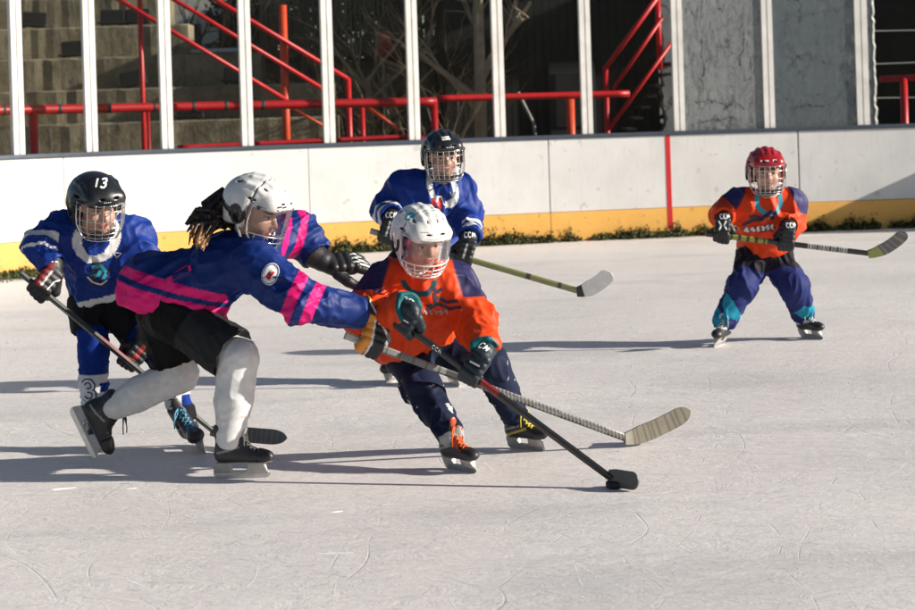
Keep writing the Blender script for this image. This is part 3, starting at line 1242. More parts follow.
# --- evergreens and house far behind, seen in the gaps
t = NT('needles')
a = t.n('ShaderNodeVertexColor', layer_name='Col')
t.l(a.outputs[0], t.b.inputs['Base Color'])
t.set(Roughness=.8)
M_need = t.m
fl = ['dark evergreen tree behind the top of the concrete steps at the left', 'dark evergreen tree behind the upper stair rails', 'dark evergreen tree behind the slat fence',
      'dark evergreen tree rising behind the black shed', 'dark evergreen tree behind the plaster wall', 'dark evergreen tree behind the shelter at the right']
for i, (px_, D, h_, wd) in enumerate([(60, 38, 8, 2.4), (268, 36, 7.5, 1.5), (390, 35, 8, 1.9), (545, 36, 8, 2.3), (740, 37, 8, 2.3), (930, 37, 8, 2.4)]):
    rng = np.random.default_rng(80 + i)
    q = P(px_, 100, D)
    b0 = Vector((q.x, D, -.03))
    t_ = empty('evergreen_tree', b0, fl[i], 'tree')
    bm = bmesh.new()
    tube(bm, [b0, b0 + Vector((0, 0, h_ * .95))], [.16, .03], 8)
    link('trunk', mesh_of(bm), M_bark, t_, True)
    n = 9000
    z = rng.random(n) ** 1.15
    rad = (1 - z) ** .8 * wd * np.sqrt(rng.random(n)) * (1 + .25 * np.sin(z * 60))
    an = rng.random(n) * 6.283
    c0 = np.stack([b0.x + rad * np.cos(an), D + rad * np.sin(an), .3 + z * (h_ - .3) - rad * .25], 1)
    dv = rng.normal(size=(n, 3)); dv[:, 2] = dv[:, 2] * .5 - .3
    dv /= np.linalg.norm(dv, axis=1, keepdims=True)
    sv = np.cross(dv, rng.normal(size=(n, 3))); sv /= np.linalg.norm(sv, axis=1, keepdims=True)
    l_ = rng.uniform(.12, .3, (n, 1)); w_ = l_ * .28
    v = np.stack([c0 - sv * w_ * .5, c0 + sv * w_ * .5, c0 + dv * l_ + sv * w_ * .3, c0 + dv * l_ - sv * w_ * .3], 1).reshape(-1, 3)
    cc = np.array((.022, .036, .018)) * rng.uniform(.6, 1.5, (n, 1))
    me = npmesh(v, np.arange(4 * n).reshape(-1, 4), np.repeat(cc, 4, 0))
    link('crown', me, M_need, t_)
hs = empty('pale_house', P(215, 100, 47), 'pale house glimpsed between bare branches behind the stair rails', 'house')
xa, xb = P(150, 50, 47).x, P(262, 50, 47).x
bm = bmesh.new()
box(bm, (xa, 47, -.03), (xb, 52, 5.5))
link('wall', mesh_of(bm), plain('pale_render', (.62, .57, .48), .85), hs)
for a in (.25, .62):
    bm = bmesh.new()
    xx = xa + (xb - xa) * a
    box(bm, (xx, 46.96, 2.6), (xx + .55, 47.02, 3.6))
    link('window', mesh_of(bm), M_black, hs)
bm = bmesh.new()
box(bm, (xa - .3, 46.6, 5.505), (xb + .3, 52.4, 5.75))
link('roof', mesh_of(bm), M_cap, hs)
# benches, pale grey planks by the top of the steps
bn = empty('plank_bench', P(210, 100, 27.5), 'pale grey plank bench at the top of the concrete steps', 'bench')
gm = plain('grey_plank', (.55, .56, .58), .8)
for y in (51, 57.5):
    bm = bmesh.new()
    a, b = P(178, y, 27.4), P(243, y - 1, 27.4)
    box(bm, (a.x, 27.4, a.z - .03), (b.x, 27.65, a.z + .02))
    link('plank', mesh_of(bm), gm, bn)
for x in (188, 214, 238):
    bm = bmesh.new()
    a = P(x, 50, 27.5)
    box(bm, (a.x - .03, 27.66, -.03), (a.x + .03, 27.72, a.z))
    link('leg', mesh_of(bm), M_pole, bn)
# ================================================================== the players: shared makers
M_skin = NT('skin')
a = M_skin.n('ShaderNodeVertexColor', layer_name='Col')
M_skin.l(a.outputs[0], M_skin.b.inputs['Base Color'])
M_skin.set(Roughness=.5)
M_skin.b.inputs['Subsurface Weight'].default_value = .08
M_skin.b.inputs['Subsurface Radius'].default_value = (.01, .004, .002)
M_skin = M_skin.m
M_jersey = fabric('jersey_cloth', .55, 900, .10, 0, .25)
M_knit = fabric('sock_knit', .85, 1400, .14, .1, .2)
M_nylon = fabric('pants_nylon', .66, 900, .2, 0, .14)
M_glovec = fabric('glove_leather', .48, 700, .35, 0, .45)
M_hair = fabric('hair_strands', .45, 500, .2, 0, .4)


def shellmat(name, rough=.22, coat=.4):
    t = NT(name)
    a = t.n('ShaderNodeVertexColor', layer_name='Col')
    g = t.geo()
    k = t.ramp(t.noise(30, 6, .7, g), [(.3, .84), (.65, 1.05)])
    sc1 = t.ramp(t.noise(120, 3, .7, g, 1.5), [(.66, 0), (.74, .45)])
    c = t.mix(1.0, a.outputs[0], k, 'MULTIPLY')
    c = t.mix(sc1, c, (.22, .22, .22))
    t.l(c, t.b.inputs['Base Color'])
    t.l(t.ramp(t.noise(22, 5, .6, g), [(.3, rough), (.7, rough + .2)]), t.b.inputs['Roughness'])
    t.b.inputs['Coat Weight'].default_value = coat
    return t.m


M_shell = shellmat('helmet_plastic')
M_boot = shellmat('skate_leather', .38, .1)
M_stick = shellmat('stick_composite', .35, .2)
M_wire_w = plain('cage_wire_white', (.72, .72, .70), .3, .25, .05, 30)
M_wire_c = plain('cage_wire_chrome', (.62, .62, .62), .22, .9, .05, 30)
M_wire_k = plain('cage_wire_dark', (.10, .10, .10), .3, .7, .05, 30)
M_steel = plain('skate_steel', (.58, .58, .57), .28, .95, .1, 40)
M_holder_w = plain('blade_holder_white', (.40, .39, .375), .4, 0, .15, 40)
M_holder_k = plain('blade_holder_dark', (.03, .03, .032), .4, 0, .15, 40)
M_strap = plain('chin_strap', (.70, .70, .68), .6)
M_strapk = plain('dark_strap', (.02, .02, .022), .6)
M_mark_w = plain('white_print', (.78, .78, .77), .5, 0, .1, 30)
M_mark_g = plain('grey_print', (.30, .31, .33), .5, 0, .1, 30)
M_mark_n = plain('navy_print', (.02, .03, .12), .5, 0, .1, 30)
M_mark_p = plain('pink_print', (.70, .012, .17), .55, 0, .1, 30)
M_mark_r = plain('red_print', (.55, .02, .03), .5, 0, .1, 30)
M_mark_t = plain('teal_print', (.02, .30, .40), .5, 0, .1, 30)
M_mark_d = plain('dark_print', (.03, .02, .05), .5, 0, .1, 30)
t = NT('visor_plastic')
t.t.nodes.remove(t.b)
tr = t.n('ShaderNodeBsdfTransparent')
tr.inputs[0].default_value = (.93, .94, .95, 1)
gl = t.n('ShaderNodeBsdfGlossy')
gl.inputs['Roughness'].default_value = .06
fr = t.n('ShaderNodeFresnel')
fr.inputs[0].default_value = 1.5
mx = t.n('ShaderNodeMixShader')
t.l(t.math('MULTIPLY', fr.outputs[0], .55), mx.inputs[0])
t.l(tr.outputs[0], mx.inputs[1])
t.l(gl.outputs[0], mx.inputs[2])
t.l(mx.outputs[0], t.t.nodes['Material Output'].inputs[0])
M_visor = t.m


def V3(p):
    return Vector((float(p[0]), float(p[1]), float(p[2])))


class Frame:
    """local axes: columns x, y, z and an origin"""

    def __init__(s, o, x, y, z, sc=1.0):
        s.o = V3(o)
        s.R = Matrix((V3(x).normalized(), V3(y).normalized(), V3(z).normalized())).transposed()
        s.s = sc
        s.M = np.array(s.R)

    def __call__(s, x, y, z):
        return s.o + s.R @ (Vector((x, y, z)) * s.s)

    def d(s, x, y, z):
        return s.R @ Vector((x, y, z))

    def loc(s, v):
        return (np.asarray(v) - A(s.o)) @ s.M / s.s


def head_frame(c, fwd, up=(0, 0, 1), s=1.0):
    f = V3(fwd).normalized()
    u = V3(up)
    u = (u - f * u.dot(f)).normalized()
    return Frame(c, f, u.cross(f), u, s)


def seg(v, a, b):
    a, b = A(a), A(b)
    ba = b - a
    t_ = ((v - a) @ ba) / (ba @ ba)
    tc = np.clip(t_, 0, 1)
    return t_, np.linalg.norm(v - a - tc[:, None] * ba, axis=1)


def sm(x, a, b):
    t_ = np.clip((x - a) / (b - a), 0, 1)
    return t_ * t_ * (3 - 2 * t_)


def lerpc(c, new, m):
    return c * (1 - m[:, None]) + A(new)[None] * m[:, None]


def solid(v, c):
    return np.repeat(A(c)[None], len(v), 0)


# ------------------------------------------------------------------ strokes printed onto a surface
GLYPH = {
    '1': [[(.6, 1), (.6, 0)]],
    '3': [[(.08, .86), (.28, 1), (.66, 1), (.86, .82), (.84, .64), (.62, .53), (.36, .52)], [(.62, .53), (.9, .40), (.9, .18), (.68, 0), (.28, 0), (.05, .14)]],
    '9': [[(.85, .6), (.65, .45), (.3, .45), (.1, .65), (.15, .9), (.4, 1), (.7, .98), (.87, .78), (.85, .3), (.6, .0), (.2, .02)]],
    'C': [[(.9, .82), (.68, 1), (.3, 1), (.08, .78), (.08, .22), (.3, 0), (.68, 0), (.9, .18)]],
    'M': [[(.05, 0), (.12, 1), (.5, .3), (.88, 1), (.95, 0)]],
    'I': [[(.5, 0), (.5, 1)]],
    'A': [[(.05, 0), (.5, 1), (.95, 0)], [(.25, .38), (.75, .38)]],
    'O': [[(.5, 1), (.15, .85), (.05, .5), (.15, .15), (.5, 0), (.85, .15), (.95, .5), (.85, .85), (.5, 1)]],
    'E': [[(.85, 1), (.12, 1), (.12, 0), (.85, 0)], [(.12, .52), (.7, .52)]],
    'R': [[(.12, 0), (.12, 1), (.65, 1), (.88, .82), (.85, .62), (.6, .5), (.12, .5)], [(.5, .5), (.9, 0)]],
    'K': [[(.12, 0), (.12, 1)], [(.88, 1), (.14, .45), (.9, 0)]],
    'N': [[(.1, 0), (.1, 1), (.9, 0), (.9, 1)]],
    'B': [[(.12, 0), (.12, 1), (.65, 1), (.85, .8), (.65, .53), (.12, .53)], [(.65, .53), (.92, .28), (.7, 0), (.12, 0)]],
    'W': [[(.0, 1), (.25, 0), (.5, .75), (.75, 0), (1, 1)]],
    'Y': [[(.05, 1), (.5, .5), (.95, 1)], [(.5, .5), (.5, 0)]],
    'G': [[(.9, .85), (.65, 1), (.3, 1), (.08, .75), (.08, .25), (.3, 0), (.7, 0), (.9, .2), (.9, .48), (.55, .48)]],
    'X': [[(.1, 0), (.9, 1)], [(.1, 1), (.9, 0)]],
    'U': [[(.1, 1), (.1, .25), (.3, 0), (.7, 0), (.9, .25), (.9, 1)]],
    '-': [[(.1, .5), (.9, .5)]],
}


def surf_of(o):
    me = o.data
    return BVHTree.FromPolygons([v.co.copy() for v in me.vertices], [tuple(p.vertices) for p in me.polygons])


def printed(name, mat, target, strokes, org, xd, yd, width, parent=None, lift=.0022, reach=.25):
    """ribbons along 2-D strokes (in metres on the xd/yd plane at org), dropped onto the target's surface"""
    bvh = surf_of(target) if not isinstance(target, BVHTree) else target
    xd, yd = V3(xd).normalized(), V3(yd)
    yd = (yd - xd * yd.dot(xd)).normalized()
    n = xd.cross(yd)
    org = V3(org)
    bm = bmesh.new()

    def drop(u, v):
        p = org + xd * u + yd * v
        h = bvh.ray_cast(p + n * reach, -n, reach * 2)
        return h[0] + n * lift if h[0] is not None else None
    for st_ in strokes:
        if len(st_) > 3 and st_[0] == 'fill':
            _, pl, cx, cy = st_
            rings = []
            for f_ in (1, .66, .33, .02):
                rings.append([drop(cx + (x - cx) * f_, cy + (y - cy) * f_) for x, y in pl])
            if any(p is None for r_ in rings for p in r_):
                continue
            rv = [[bm.verts.new(p) for p in r_] for r_ in rings]
            for a_, b_ in zip(rv[:-1], rv[1:]):
                for k in range(len(a_)):
                    k2 = (k + 1) % len(a_)
                    bm.faces.new((a_[k], a_[k2], b_[k2], b_[k]))
            continue
        pts_ = []
        for (x0, y0), (x1, y1) in zip(st_[:-1], st_[1:]):
            m = max(1, int(math.hypot(x1 - x0, y1 - y0) / .006))
            for i in range(m):
                pts_.append((x0 + (x1 - x0) * i / m, y0 + (y1 - y0) * i / m))
        pts_.append(st_[-1])
        prev = None
        for i, (x, y) in enumerate(pts_):
            a_, b_ = pts_[max(0, i - 1)], pts_[min(len(pts_) - 1, i + 1)]
            tx, ty = b_[0] - a_[0], b_[1] - a_[1]
            L = math.hypot(tx, ty) or 1
            ox, oy = -ty / L * width / 2, tx / L * width / 2
            l, r_ = drop(x + ox, y + oy), drop(x - ox, y - oy)
            if l is None or r_ is None or (l - r_).length > width * 4:
                prev = None
                continue
            cur = (bm.verts.new(l), bm.verts.new(r_))
            if prev:
                bm.faces.new((prev[0], prev[1], cur[1], cur[0]))
            prev = cur
    me = bpy.data.meshes.new(name)
    bm.to_mesh(me)
    bm.free()
    return link(name, me, mat, parent)


def word(txt, h, aspect=.62, gap=.22, slant=0.0):
    out = []
    x = 0
    wd = len(txt) * h * aspect + (len(txt) - 1) * gap * h
    for ch in txt:
        for st_ in GLYPH.get(ch, []):
            out.append([(x - wd / 2 + u * h * aspect + (v - .5) * h * slant, (v - .5) * h) for u, v in st_])
        x += h * (aspect + gap)
    return out


def script(w_, h):
    """a slanted line of script too small to read"""
    rg = np.random.default_rng(8)
    out = []
    n = 6
    for i in range(n):
        x0 = -w_ / 2 + w_ * i / n
        st_ = []
        for j in range(9):
            f_ = j / 8
            y = math.sin(f_ * math.pi * 2 + rg.normal() * .3) * h * rg.uniform(.3, .5)
            st_.append((x0 + f_ * w_ / n * .8 + y * .3, y))
        out.append(st_)
    return out


def circle(cx, cy, r_, n=20, k=1.0):
    return [(cx + math.cos(2 * math.pi * i / n) * r_, cy + math.sin(2 * math.pi * i / n) * r_ * k) for i in range(n)]


# ------------------------------------------------------------------ head and body
SKIN = A((.56, .33, .235))


def add_head(S, H):
    s = H.s
    e = lambda c, r_, k=.02, mode='u': S.ell(H(*c), A(r_) * s, H.M, k * s, mode)
    e((-.012, 0, .03), (.090, .073, .078))
    e((.022, 0, -.04), (.062, .056, .068), .03)
    e((.052, 0, -.086), (.024, .026, .020), .025)
    for q in (-1, 1):
        e((.052, q * .036, -.036), (.028, .026, .026), .025)
        e((.092, q * .030, .000), (.016, .018, .011), .012, 's')
        e((.067, q * .031, .000), (.0125, .0135, .0115), .002)
        e((-.008, q * .072, -.005), (.018, .008, .028), .008)
        e((.078, q * .030, .019), (.014, .022, .006), .012)
    S.cone(H(.078, 0, .008), H(.099, 0, -.028), .008 * s, .0115 * s, .012 * s)
    for q in (-1, 1):
        e((.088, q * .010, -.032), (.010, .008, .007), .006)
    e((.079, 0, -.055), (.011, .022, .0065), .006)
    e((.077, 0, -.066), (.011, .019, .0065), .006)
    e((.092, 0, -.0605), (.010, .022, .0018), .002, 's')




def make_body(root, H, J, hair=(.07, .045, .025)):
    """one continuous body: head with face, neck, trunk, arms with palms, legs with feet"""
    S = Sdf()
    nb = V3(J['neck'])
    ch, pv = V3(J['chest']), V3(J['pelvis'])
    side = (V3(J['shB']) - V3(J['shA'])).normalized()
    S.cone(pv, ch, .095, .105, .04, side=side, flat=.72)
    S.cone(ch, nb, .09, .05, .05, side=side, flat=.75)
    for q in 'AB':
        sh, el, wr = V3(J['sh' + q]), V3(J['el' + q]), V3(J['wr' + q])
        S.cone(nb.lerp(sh, .25), sh, .045, .042, .04)
        S.cone(sh, el, .042, .033, .03)
        S.cone(el, wr, .033, .022, .02)
        hd = V3(J['hand' + q])
        S.cone(wr, wr.lerp(hd, .6), .021, .024, .015)
        hp, kn, an = V3(J['hip' + q]), V3(J['kn' + q]), V3(J['an' + q])
        S.cone(hp, kn, .072, .046, .04)
        S.cone(kn, an, .046, .028, .03)
        S.cone(an, V3(J['toe' + q]), .028, .024, .02)
    S.cone(nb - (H(0, 0, 0) - nb) * .1, H(-.02, 0, -.075), .050, .046, .03)
    add_head(S, H)
    v, q = S.build(.0042, 1)
    c = solid(v, SKIN)
    c = solid(v, SKIN) * 1.0
    l = H.loc(v)
    hair_m = None
    c2 = c.copy()
    # colours of the face are set on c2
    f, s_, u = l[:, 0], l[:, 1], l[:, 2]
    far = np.linalg.norm(v - A(H(0, 0, -.03)), axis=1) > .185
    c2 = lerpc(c2, (.012, .012, .016), far.astype(np.float32))
    c2 = face_paint(v, c2, H, hair)
    me = npmesh(v, q, c2)
    return link('body', me, M_skin, root)


def face_paint(v, c, H, hair):
    l = H.loc(v)
    f, s_, u = l[:, 0], l[:, 1], l[:, 2]
    hd = (np.linalg.norm(l / A((.13, .1, .14)), axis=1) < 1.1).astype(np.float32)
    fr_ = (f > .02) * hd
    ch = np.exp(-(((np.abs(s_) - .037) / .022) ** 2 + ((u + .035) / .02) ** 2)) * fr_
    c = lerpc(c, (.62, .25, .19), ch * .5)
    nose = np.exp(-((s_ / .014) ** 2 + ((u + .026) / .016) ** 2)) * (f > .085)
    c = lerpc(c, (.62, .27, .20), nose * .5)
    lip = ((np.abs(u + .0605) < .0105) & (np.abs(s_) < .024 - np.abs(u + .06) * .7) & (f > .06)).astype(np.float32) * hd
    c = lerpc(c, (.46, .14, .125), lip * .8)
    for q in (-1, 1):
        d = np.sqrt((s_ - q * .031) ** 2 + (u * 1.5) ** 2)
        c = lerpc(c, (.60, .58, .55), ((d < .0115) & (u < .0035) & (f > .06)).astype(np.float32) * hd)
        d2 = np.sqrt((s_ - q * .031) ** 2 + u ** 2)
        c = lerpc(c, (.03, .022, .018), ((d2 < .0066) & (u < .0035) & (f > .06)).astype(np.float32) * hd)
        lid = np.exp(-(((s_ - q * .031) / .013) ** 2 + ((u - .0050) / .0026) ** 2)) * (f > .06)
        c = lerpc(c, (.08, .045, .03), np.clip(lid * 1.3, 0, 1) * hd)
        br = np.exp(-(((s_ - q * .031) / .017) ** 4 + ((u - .023) / .0046) ** 2)) * (f > .05)
        c = lerpc(c, (.12, .07, .04), np.clip(br * 1.2, 0, 1) * hd)
    hm = (((u > .054 + .008 * np.sin(s_ * 260)) | (f < -.03)) & (u > -.07)) * hd
    return lerpc(c, hair, hm.astype(np.float32))


# ------------------------------------------------------------------ helmet with its cage or visor
VENTS = ((.088, .022, .120, .016, .005, .012), (.0, .030, .148, .022, .006, .012))


def make_helmet(root, H, shell=(.75, .75, .73), trim=(.02, .02, .02), face='cage', wire=None, style=0, wt=.002):
    s = H.s
    S = Sdf()
    e = lambda c, r_, k=.02, mode='u', MM=None: S.ell(H(*c), A(r_) * s, H.M if MM is None else MM, k * s, mode)
    e((-.006, 0, .042), (.131, .107, .098))
    e((-.05, 0, .015), (.085, .098, .085), .04)
    # front brow band and ear pieces
    S.cone(H(.085, -.055, .058), H(.085, .055, .058), .034 * s, .034 * s, .03 * s)
    for q in (-1, 1):
        S.cone(H(.0, q * .088, .02), H(-.005, q * .083, -.045), .030 * s, .020 * s, .02 * s)
        S.cone(H(-.05, q * .075, .0), H(-.07, q * .055, -.045), .035 * s, .03 * s, .02 * s)
    def top(f, y, sink):
        z = .042 + .098 * math.sqrt(max(.02, 1 - ((f + .006) / .131) ** 2 - (y / .107) ** 2))
        n = Vector(((f + .006) / .131 ** 2, y / .107 ** 2, (z - .042) / .098 ** 2)).normalized()
        return H(*(Vector((f, y, z)) - n * sink))
    # raised ridges over the crown
    for fs, y0, y1, r_ in (((.095, .06, .02, -.03, -.08), .030, .046, .014), ((.06, .02, -.03, -.075), .080, .078, .013), ((.10, .05, 0, -.05, -.09), 0, 0, .018))[1 if style == 2 else 0:2 if style == 2 else 3]:
        for q in ((-1, 1) if y1 else (1,)):
            pp = [top(f, q * (y0 + (y1 - y0) * i / (len(fs) - 1)), r_ - (.0062 if 0 < i < len(fs) - 1 else .003)) for i, f in enumerate(fs)]
            for a_, b_ in zip(pp[:-1], pp[1:]):
                S.cone(a_, b_, r_ * s, r_ * s, .006 * s)
    # hollow and openings
    S.rbox(H(.115, 0, -.105), A((.105, .2, .139)) * s, .012 * s, H.M, .008 * s, 's')
    S.rbox(H(.0, 0, -.155), A((.4, .3, .085)) * s, .02 * s, H.M, .01 * s, 's')
    e((-.004, 0, .012), (.112, .088, .098), .004, 's')
    # vents
    for q in (-1, 1):
        for (x, y, z, rx, ry, rz) in VENTS[style == 2:] + ( (-.06, .070, .098, .020, .008, .010),
                                      (.055, .066, .112, .018, .006, .010), (.02, .098, .062, .020, .010, .005), (-.085, .03, .122, .018, .007, .014), (.115, .03, .072, .012, .013, .0035)):
            e((x, q * y, z), (rx, ry, rz), .003, 's')
    # groove between the two shell halves
    if style != 2:
        S.rbox(H(.022, 0, .10), A((.0022, .2, .07)) * s, .001 * s, H.M, .004 * s, 's')
    v, q = S.build(.0038, 1)
    l = H.loc(v)
    c = solid(v, shell)
    f, sd_, u = l[:, 0], l[:, 1], l[:, 2]
    rin = np.linalg.norm((l - A((-.004, 0, .012))) / A((.112, .088, .098)), axis=1)
    inner = (rin < 1.02) & (rin > .9)
    c = lerpc(c, (.02, .02, .02), inner.astype(np.float32))
    for k in (-1, 1):
        for (x, y, z, rx, ry, rz) in VENTS[style == 2:] + ( (-.06, .070, .098, .020, .008, .010),
                                      (.055, .066, .112, .018, .006, .010), (.02, .098, .062, .020, .010, .005), (-.085, .03, .122, .018, .007, .014), (.115, .03, .072, .012, .013, .0035)):
            d = np.linalg.norm((l - A((x, k * y, z))) / A((rx, ry, rz)), axis=1)
            c = lerpc(c, (.015, .015, .015), (d < 1.0).astype(np.float32))
    if style == 1:      # black ear cover and rear rim
        ear = np.linalg.norm((l - A((-.022, 0, -.012))) / A((.034, 1, .040)), axis=1) < 1
        c = lerpc(c, (.016, .016, .018), (ear & (np.abs(sd_) > .06)).astype(np.float32))
        rim = (f < -.03) & (np.abs(u + .012 + (f + .03) * .25) < .012)
        c = lerpc(c, (.016, .016, .018), rim.astype(np.float32))
    edge = (u < -.058) | ((np.abs(f - .022) < .003) & (u > .05))
    c = lerpc(c, np.asarray(shell) * .45, edge.astype(np.float32))
    hm = link('helmet', npmesh(v, q, c), M_shell, root)
    # ear guards and screws
    for k in (-1, 1):
        bm = bmesh.new()
        for cx, cz, rx, rz in ((-.012, -.012, .026, .032),):
            ring = []
            for j in range(20):
                a_ = 2 * math.pi * j / 20
                ring.append(H(cx + rx * math.cos(a_), k * .1085, cz + rz * math.sin(a_)))
            tube(bm, ring + ring[:1], .0055 * s, 6)
        link('ear_loop', mesh_of(bm), M_strapk, hm, True)
    for k in (-1, 1):
        for cx, cy, cz in ((.06, .098, .042), (.102, .062, .052)):
            bm = bmesh.new()
            tube(bm, [H(cx - .004, k * (cy - .006), cz), H(cx + .004, k * (cy + .008), cz)], .0075 * s, 10)
            link('screw', mesh_of(bm), M_strapk, hm, True)
    # chin strap
    bm = bmesh.new()
    sp = [H(-.01, .100, -.05), H(.015, .082, -.10), H(.04, .045, -.128), H(.048, 0, -.135), H(.04, -.045, -.128), H(.015, -.082, -.10), H(-.01, -.100, -.05)]
    tube(bm, sp, .005 * s, 6)
    link('chin_strap', mesh_of(bm), M_strap if shell[0] > .5 else M_strapk, hm, True)

    def surf(az, u):
        a_ = R(az)
        k = 1 - max(0, (-u - .03) / .125) ** 2 * .42
        return H(.030 + .108 * math.cos(a_) * k, .108 * math.sin(a_) * k, u)
    wire = wire or M_wire_c
    w_ = wt * s
    if face == 'cage':
        bm = bmesh.new()
        for az in (-72, -52, -33, -16, 0, 16, 33, 52, 72):
            lo = -.118 if abs(az) < 60 else -.09
            tube(bm, [surf(az, .05 - (.05 - lo) * k / 12) for k in range(13)], w_, 6)
        for u, m in ((.046, 86), (.018, 86), (-.026, 86), (-.055, 84), (-.082, 78), (-.104, 70)):
            tube(bm, [surf(-m + 2 * m * k / 28, u) for k in range(29)], w_, 6)
        tube(bm, [surf(-60 + 120 * k / 20, -.118) for k in range(21)], w_ * 1.5, 6)
        for k in (-1, 1):
            tube(bm, [surf(k * 86, .046), surf(k * 86, -.02), surf(k * 84, -.055), surf(k * 78, -.082), surf(k * 72, -.104), surf(k * 58, -.118)], w_ * 1.5, 6)
        link('cage', mesh_of(bm), wire, hm, True)
        S2 = Sdf()
        S2.cone(H(.075, -.030, -.096), H(.075, .030, -.096), .026 * s, .026 * s, .01)
        S2.ell(H(.04, 0, -.065), A((.075, .07, .045)) * s, H.M, .008, 's')
        v, q = S2.build(.004, 1)
        link('chin_cup', npmesh(v, q, solid(v, (.02, .02, .022))), M_glovec, hm)
    else:
        bm = bmesh.new()
        nu, na = 10, 36
        g_ = [[bm.verts.new(surf(-88 + 176 * j / na, .050 - (.05 + .058 - .018 * abs(math.sin(R(-88 + 176 * j / na)))) * i / nu)) for j in range(na + 1)] for i in range(nu + 1)]
        for i in range(nu):
            for j in range(na):
                bm.faces.new((g_[i][j], g_[i][j + 1], g_[i + 1][j + 1], g_[i + 1][j]))
        me = mesh_of(bm)
        vz = link('visor', me, M_visor, hm, True)
        so_ = vz.modifiers.new('thick', 'SOLIDIFY')
        so_.thickness = .0025
        bm = bmesh.new()
        for u, m, k_ in ((-.060, 84, 1.8), (-.084, 76, 1.5), (-.104, 68, 1.5), (-.120, 56, 2.2)):
            tube(bm, [surf(-m + 2 * m * k / 28, u) for k in range(29)], w_ * k_, 6)
        for az in (-66, -44, -22, 0, 22, 44, 66):
            tube(bm, [surf(az, -.058 - .06 * k / 6) for k in range(7)], w_ * 1.5, 6)
        for k in (-1, 1):
            tube(bm, [surf(k * 88, .052), surf(k * 88, -.02), surf(k * 84, -.060), surf(k * 76, -.084), surf(k * 68, -.104), surf(k * 54, -.120)], w_ * 2.2, 6)
        tube(bm, [surf(-88 + 176 * k / 30, .053) for k in range(31)], w_ * 1.6, 6)
        link('cage', mesh_of(bm), wire, hm, True)
    return hm


# ------------------------------------------------------------------ gloves
def hand_on(grip, thumb, fingers, back, el, s=1.0, off=(.086, -.020)):
    """frame of a hand whose palm closes round a stick through `grip`; z = thumb side along the stick, y = back of the hand"""
    z = V3(thumb).normalized()
    x = V3(fingers)
    x = (x - z * x.dot(z)).normalized()
    y = z.cross(x)
    if y.dot(V3(back)) < 0:
        y = -y
    Fm = Frame(V3(grip) - x * off[0] * s - y * off[1] * s, x, y, z, s)
    a = (V3(el) - Fm.o).normalized()
    a = Vector((a.dot(x), a.dot(y), a.dot(z)))
    a = (a + Vector((-.35, 0, 0))).normalized()
    Fm.arm = a
    Fm.wr = Fm.o + Fm.R @ a * .045 * s
    return Fm


def make_glove(root, Fm, colf, curl=1.0, cuff=.085, spread=0.0, name='glove', thumb=1.0):
    s = Fm.s
    S = Sdf()
    c = lambda a_, b_, ra, rb, k=.006, mode='u', **kw: S.cone(Fm(*a_), Fm(*b_), ra * s, rb * s, k * s, mode, **kw)
    S.rbox(Fm(.045, -.002, 0), A((.050, .020, .043)) * s, .017 * s, Fm.M, .01 * s)
    for x, r_ in ((.004, .017), (.032, .0185), (.060, .0185), (.086, .016)):
        c((x, .016, -.028), (x, .016, .028), r_, r_, .003)
    tips = []
    fing = [(.033, 1.0), (.0115, 1.08), (-.0105, 1.02), (-.0325, .86)]
    for i, (z, L) in enumerate(fing):
        p = Vector((.094, .004, z))
        a_ = 0
        zz = z
        for j, (l_, bend, r0, r1) in enumerate(((.036, 55, .0155, .0150), (.029, 74, .0150, .0138), (.024, 58, .0138, .0118))):
            a_ += R(bend * curl + (4 if curl < .6 else 0) + (i - 1.5) * 3)
            sp = spread * (1.5 - i) * .22
            d = Vector((math.cos(a_), -math.sin(a_), sp))
            q = p + d.normalized() * l_ * L
            c(tuple(p), tuple(q), r0, r1, .0025 if j == 0 else .004)
            if j < 2:                                # padded roll on the back of each joint
                nrm = Vector((math.sin(a_), math.cos(a_), 0))
                mid_ = p.lerp(q, .5) + nrm * .006
                c(tuple(mid_ - d * .007), tuple(mid_ + d * .007), .0125, .0125, .003)
            p = q
    if thumb >= 1:
        th = [(.018, -.008, .036), (.052, -.024, .060), (.080, -.044, .050), (.094, -.056, .034)]
    else:
        th = [(.018, -.010, .036), (.050, -.022, .066), (.078, -.034, .080), (.098, -.044, .084)]
    for (a_, b_), (r0, r1) in zip(zip(th[:-1], th[1:]), ((.021, .020), (.020, .0175), (.0165, .0135))):
        c(a_, b_, r0, r1, .005)
    # flared cuff with a seam, hollow at the arm end
    sv = Fm.d(0, 0, 1)
    ar = Fm.arm
    q = lambda t_: tuple(ar * t_ + Vector((0, .002, 0)))
    c(q(0), q(.028), .037, .043, .008, side=sv, flat=.84)
    c(q(.040), q(cuff), .046, .058, .004, side=sv, flat=.86)
    c(q(cuff + .06), q(cuff + .04), .075, .070, .004, 's')
    v, q = S.build(.0042, 1)
    l = Fm.loc(v)
    return link(name, npmesh(v, q, colf(l)), M_glovec, root)


def glove_colors(base=(.018, .018, .02), accent=None, palm=None, white=(.62, .62, .60)):
    def f(l):
        x, y, z = l[:, 0], l[:, 1], l[:, 2]
        c = solid(l, base)
        if palm is not None:
            c = lerpc(c, palm, sm(-y, .010, .016) * (x > .0) )
        if accent is not None:
            for fn, cc in accent:
                c = lerpc(c, cc, fn(x, y, z).astype(np.float32))
        return c
    return f


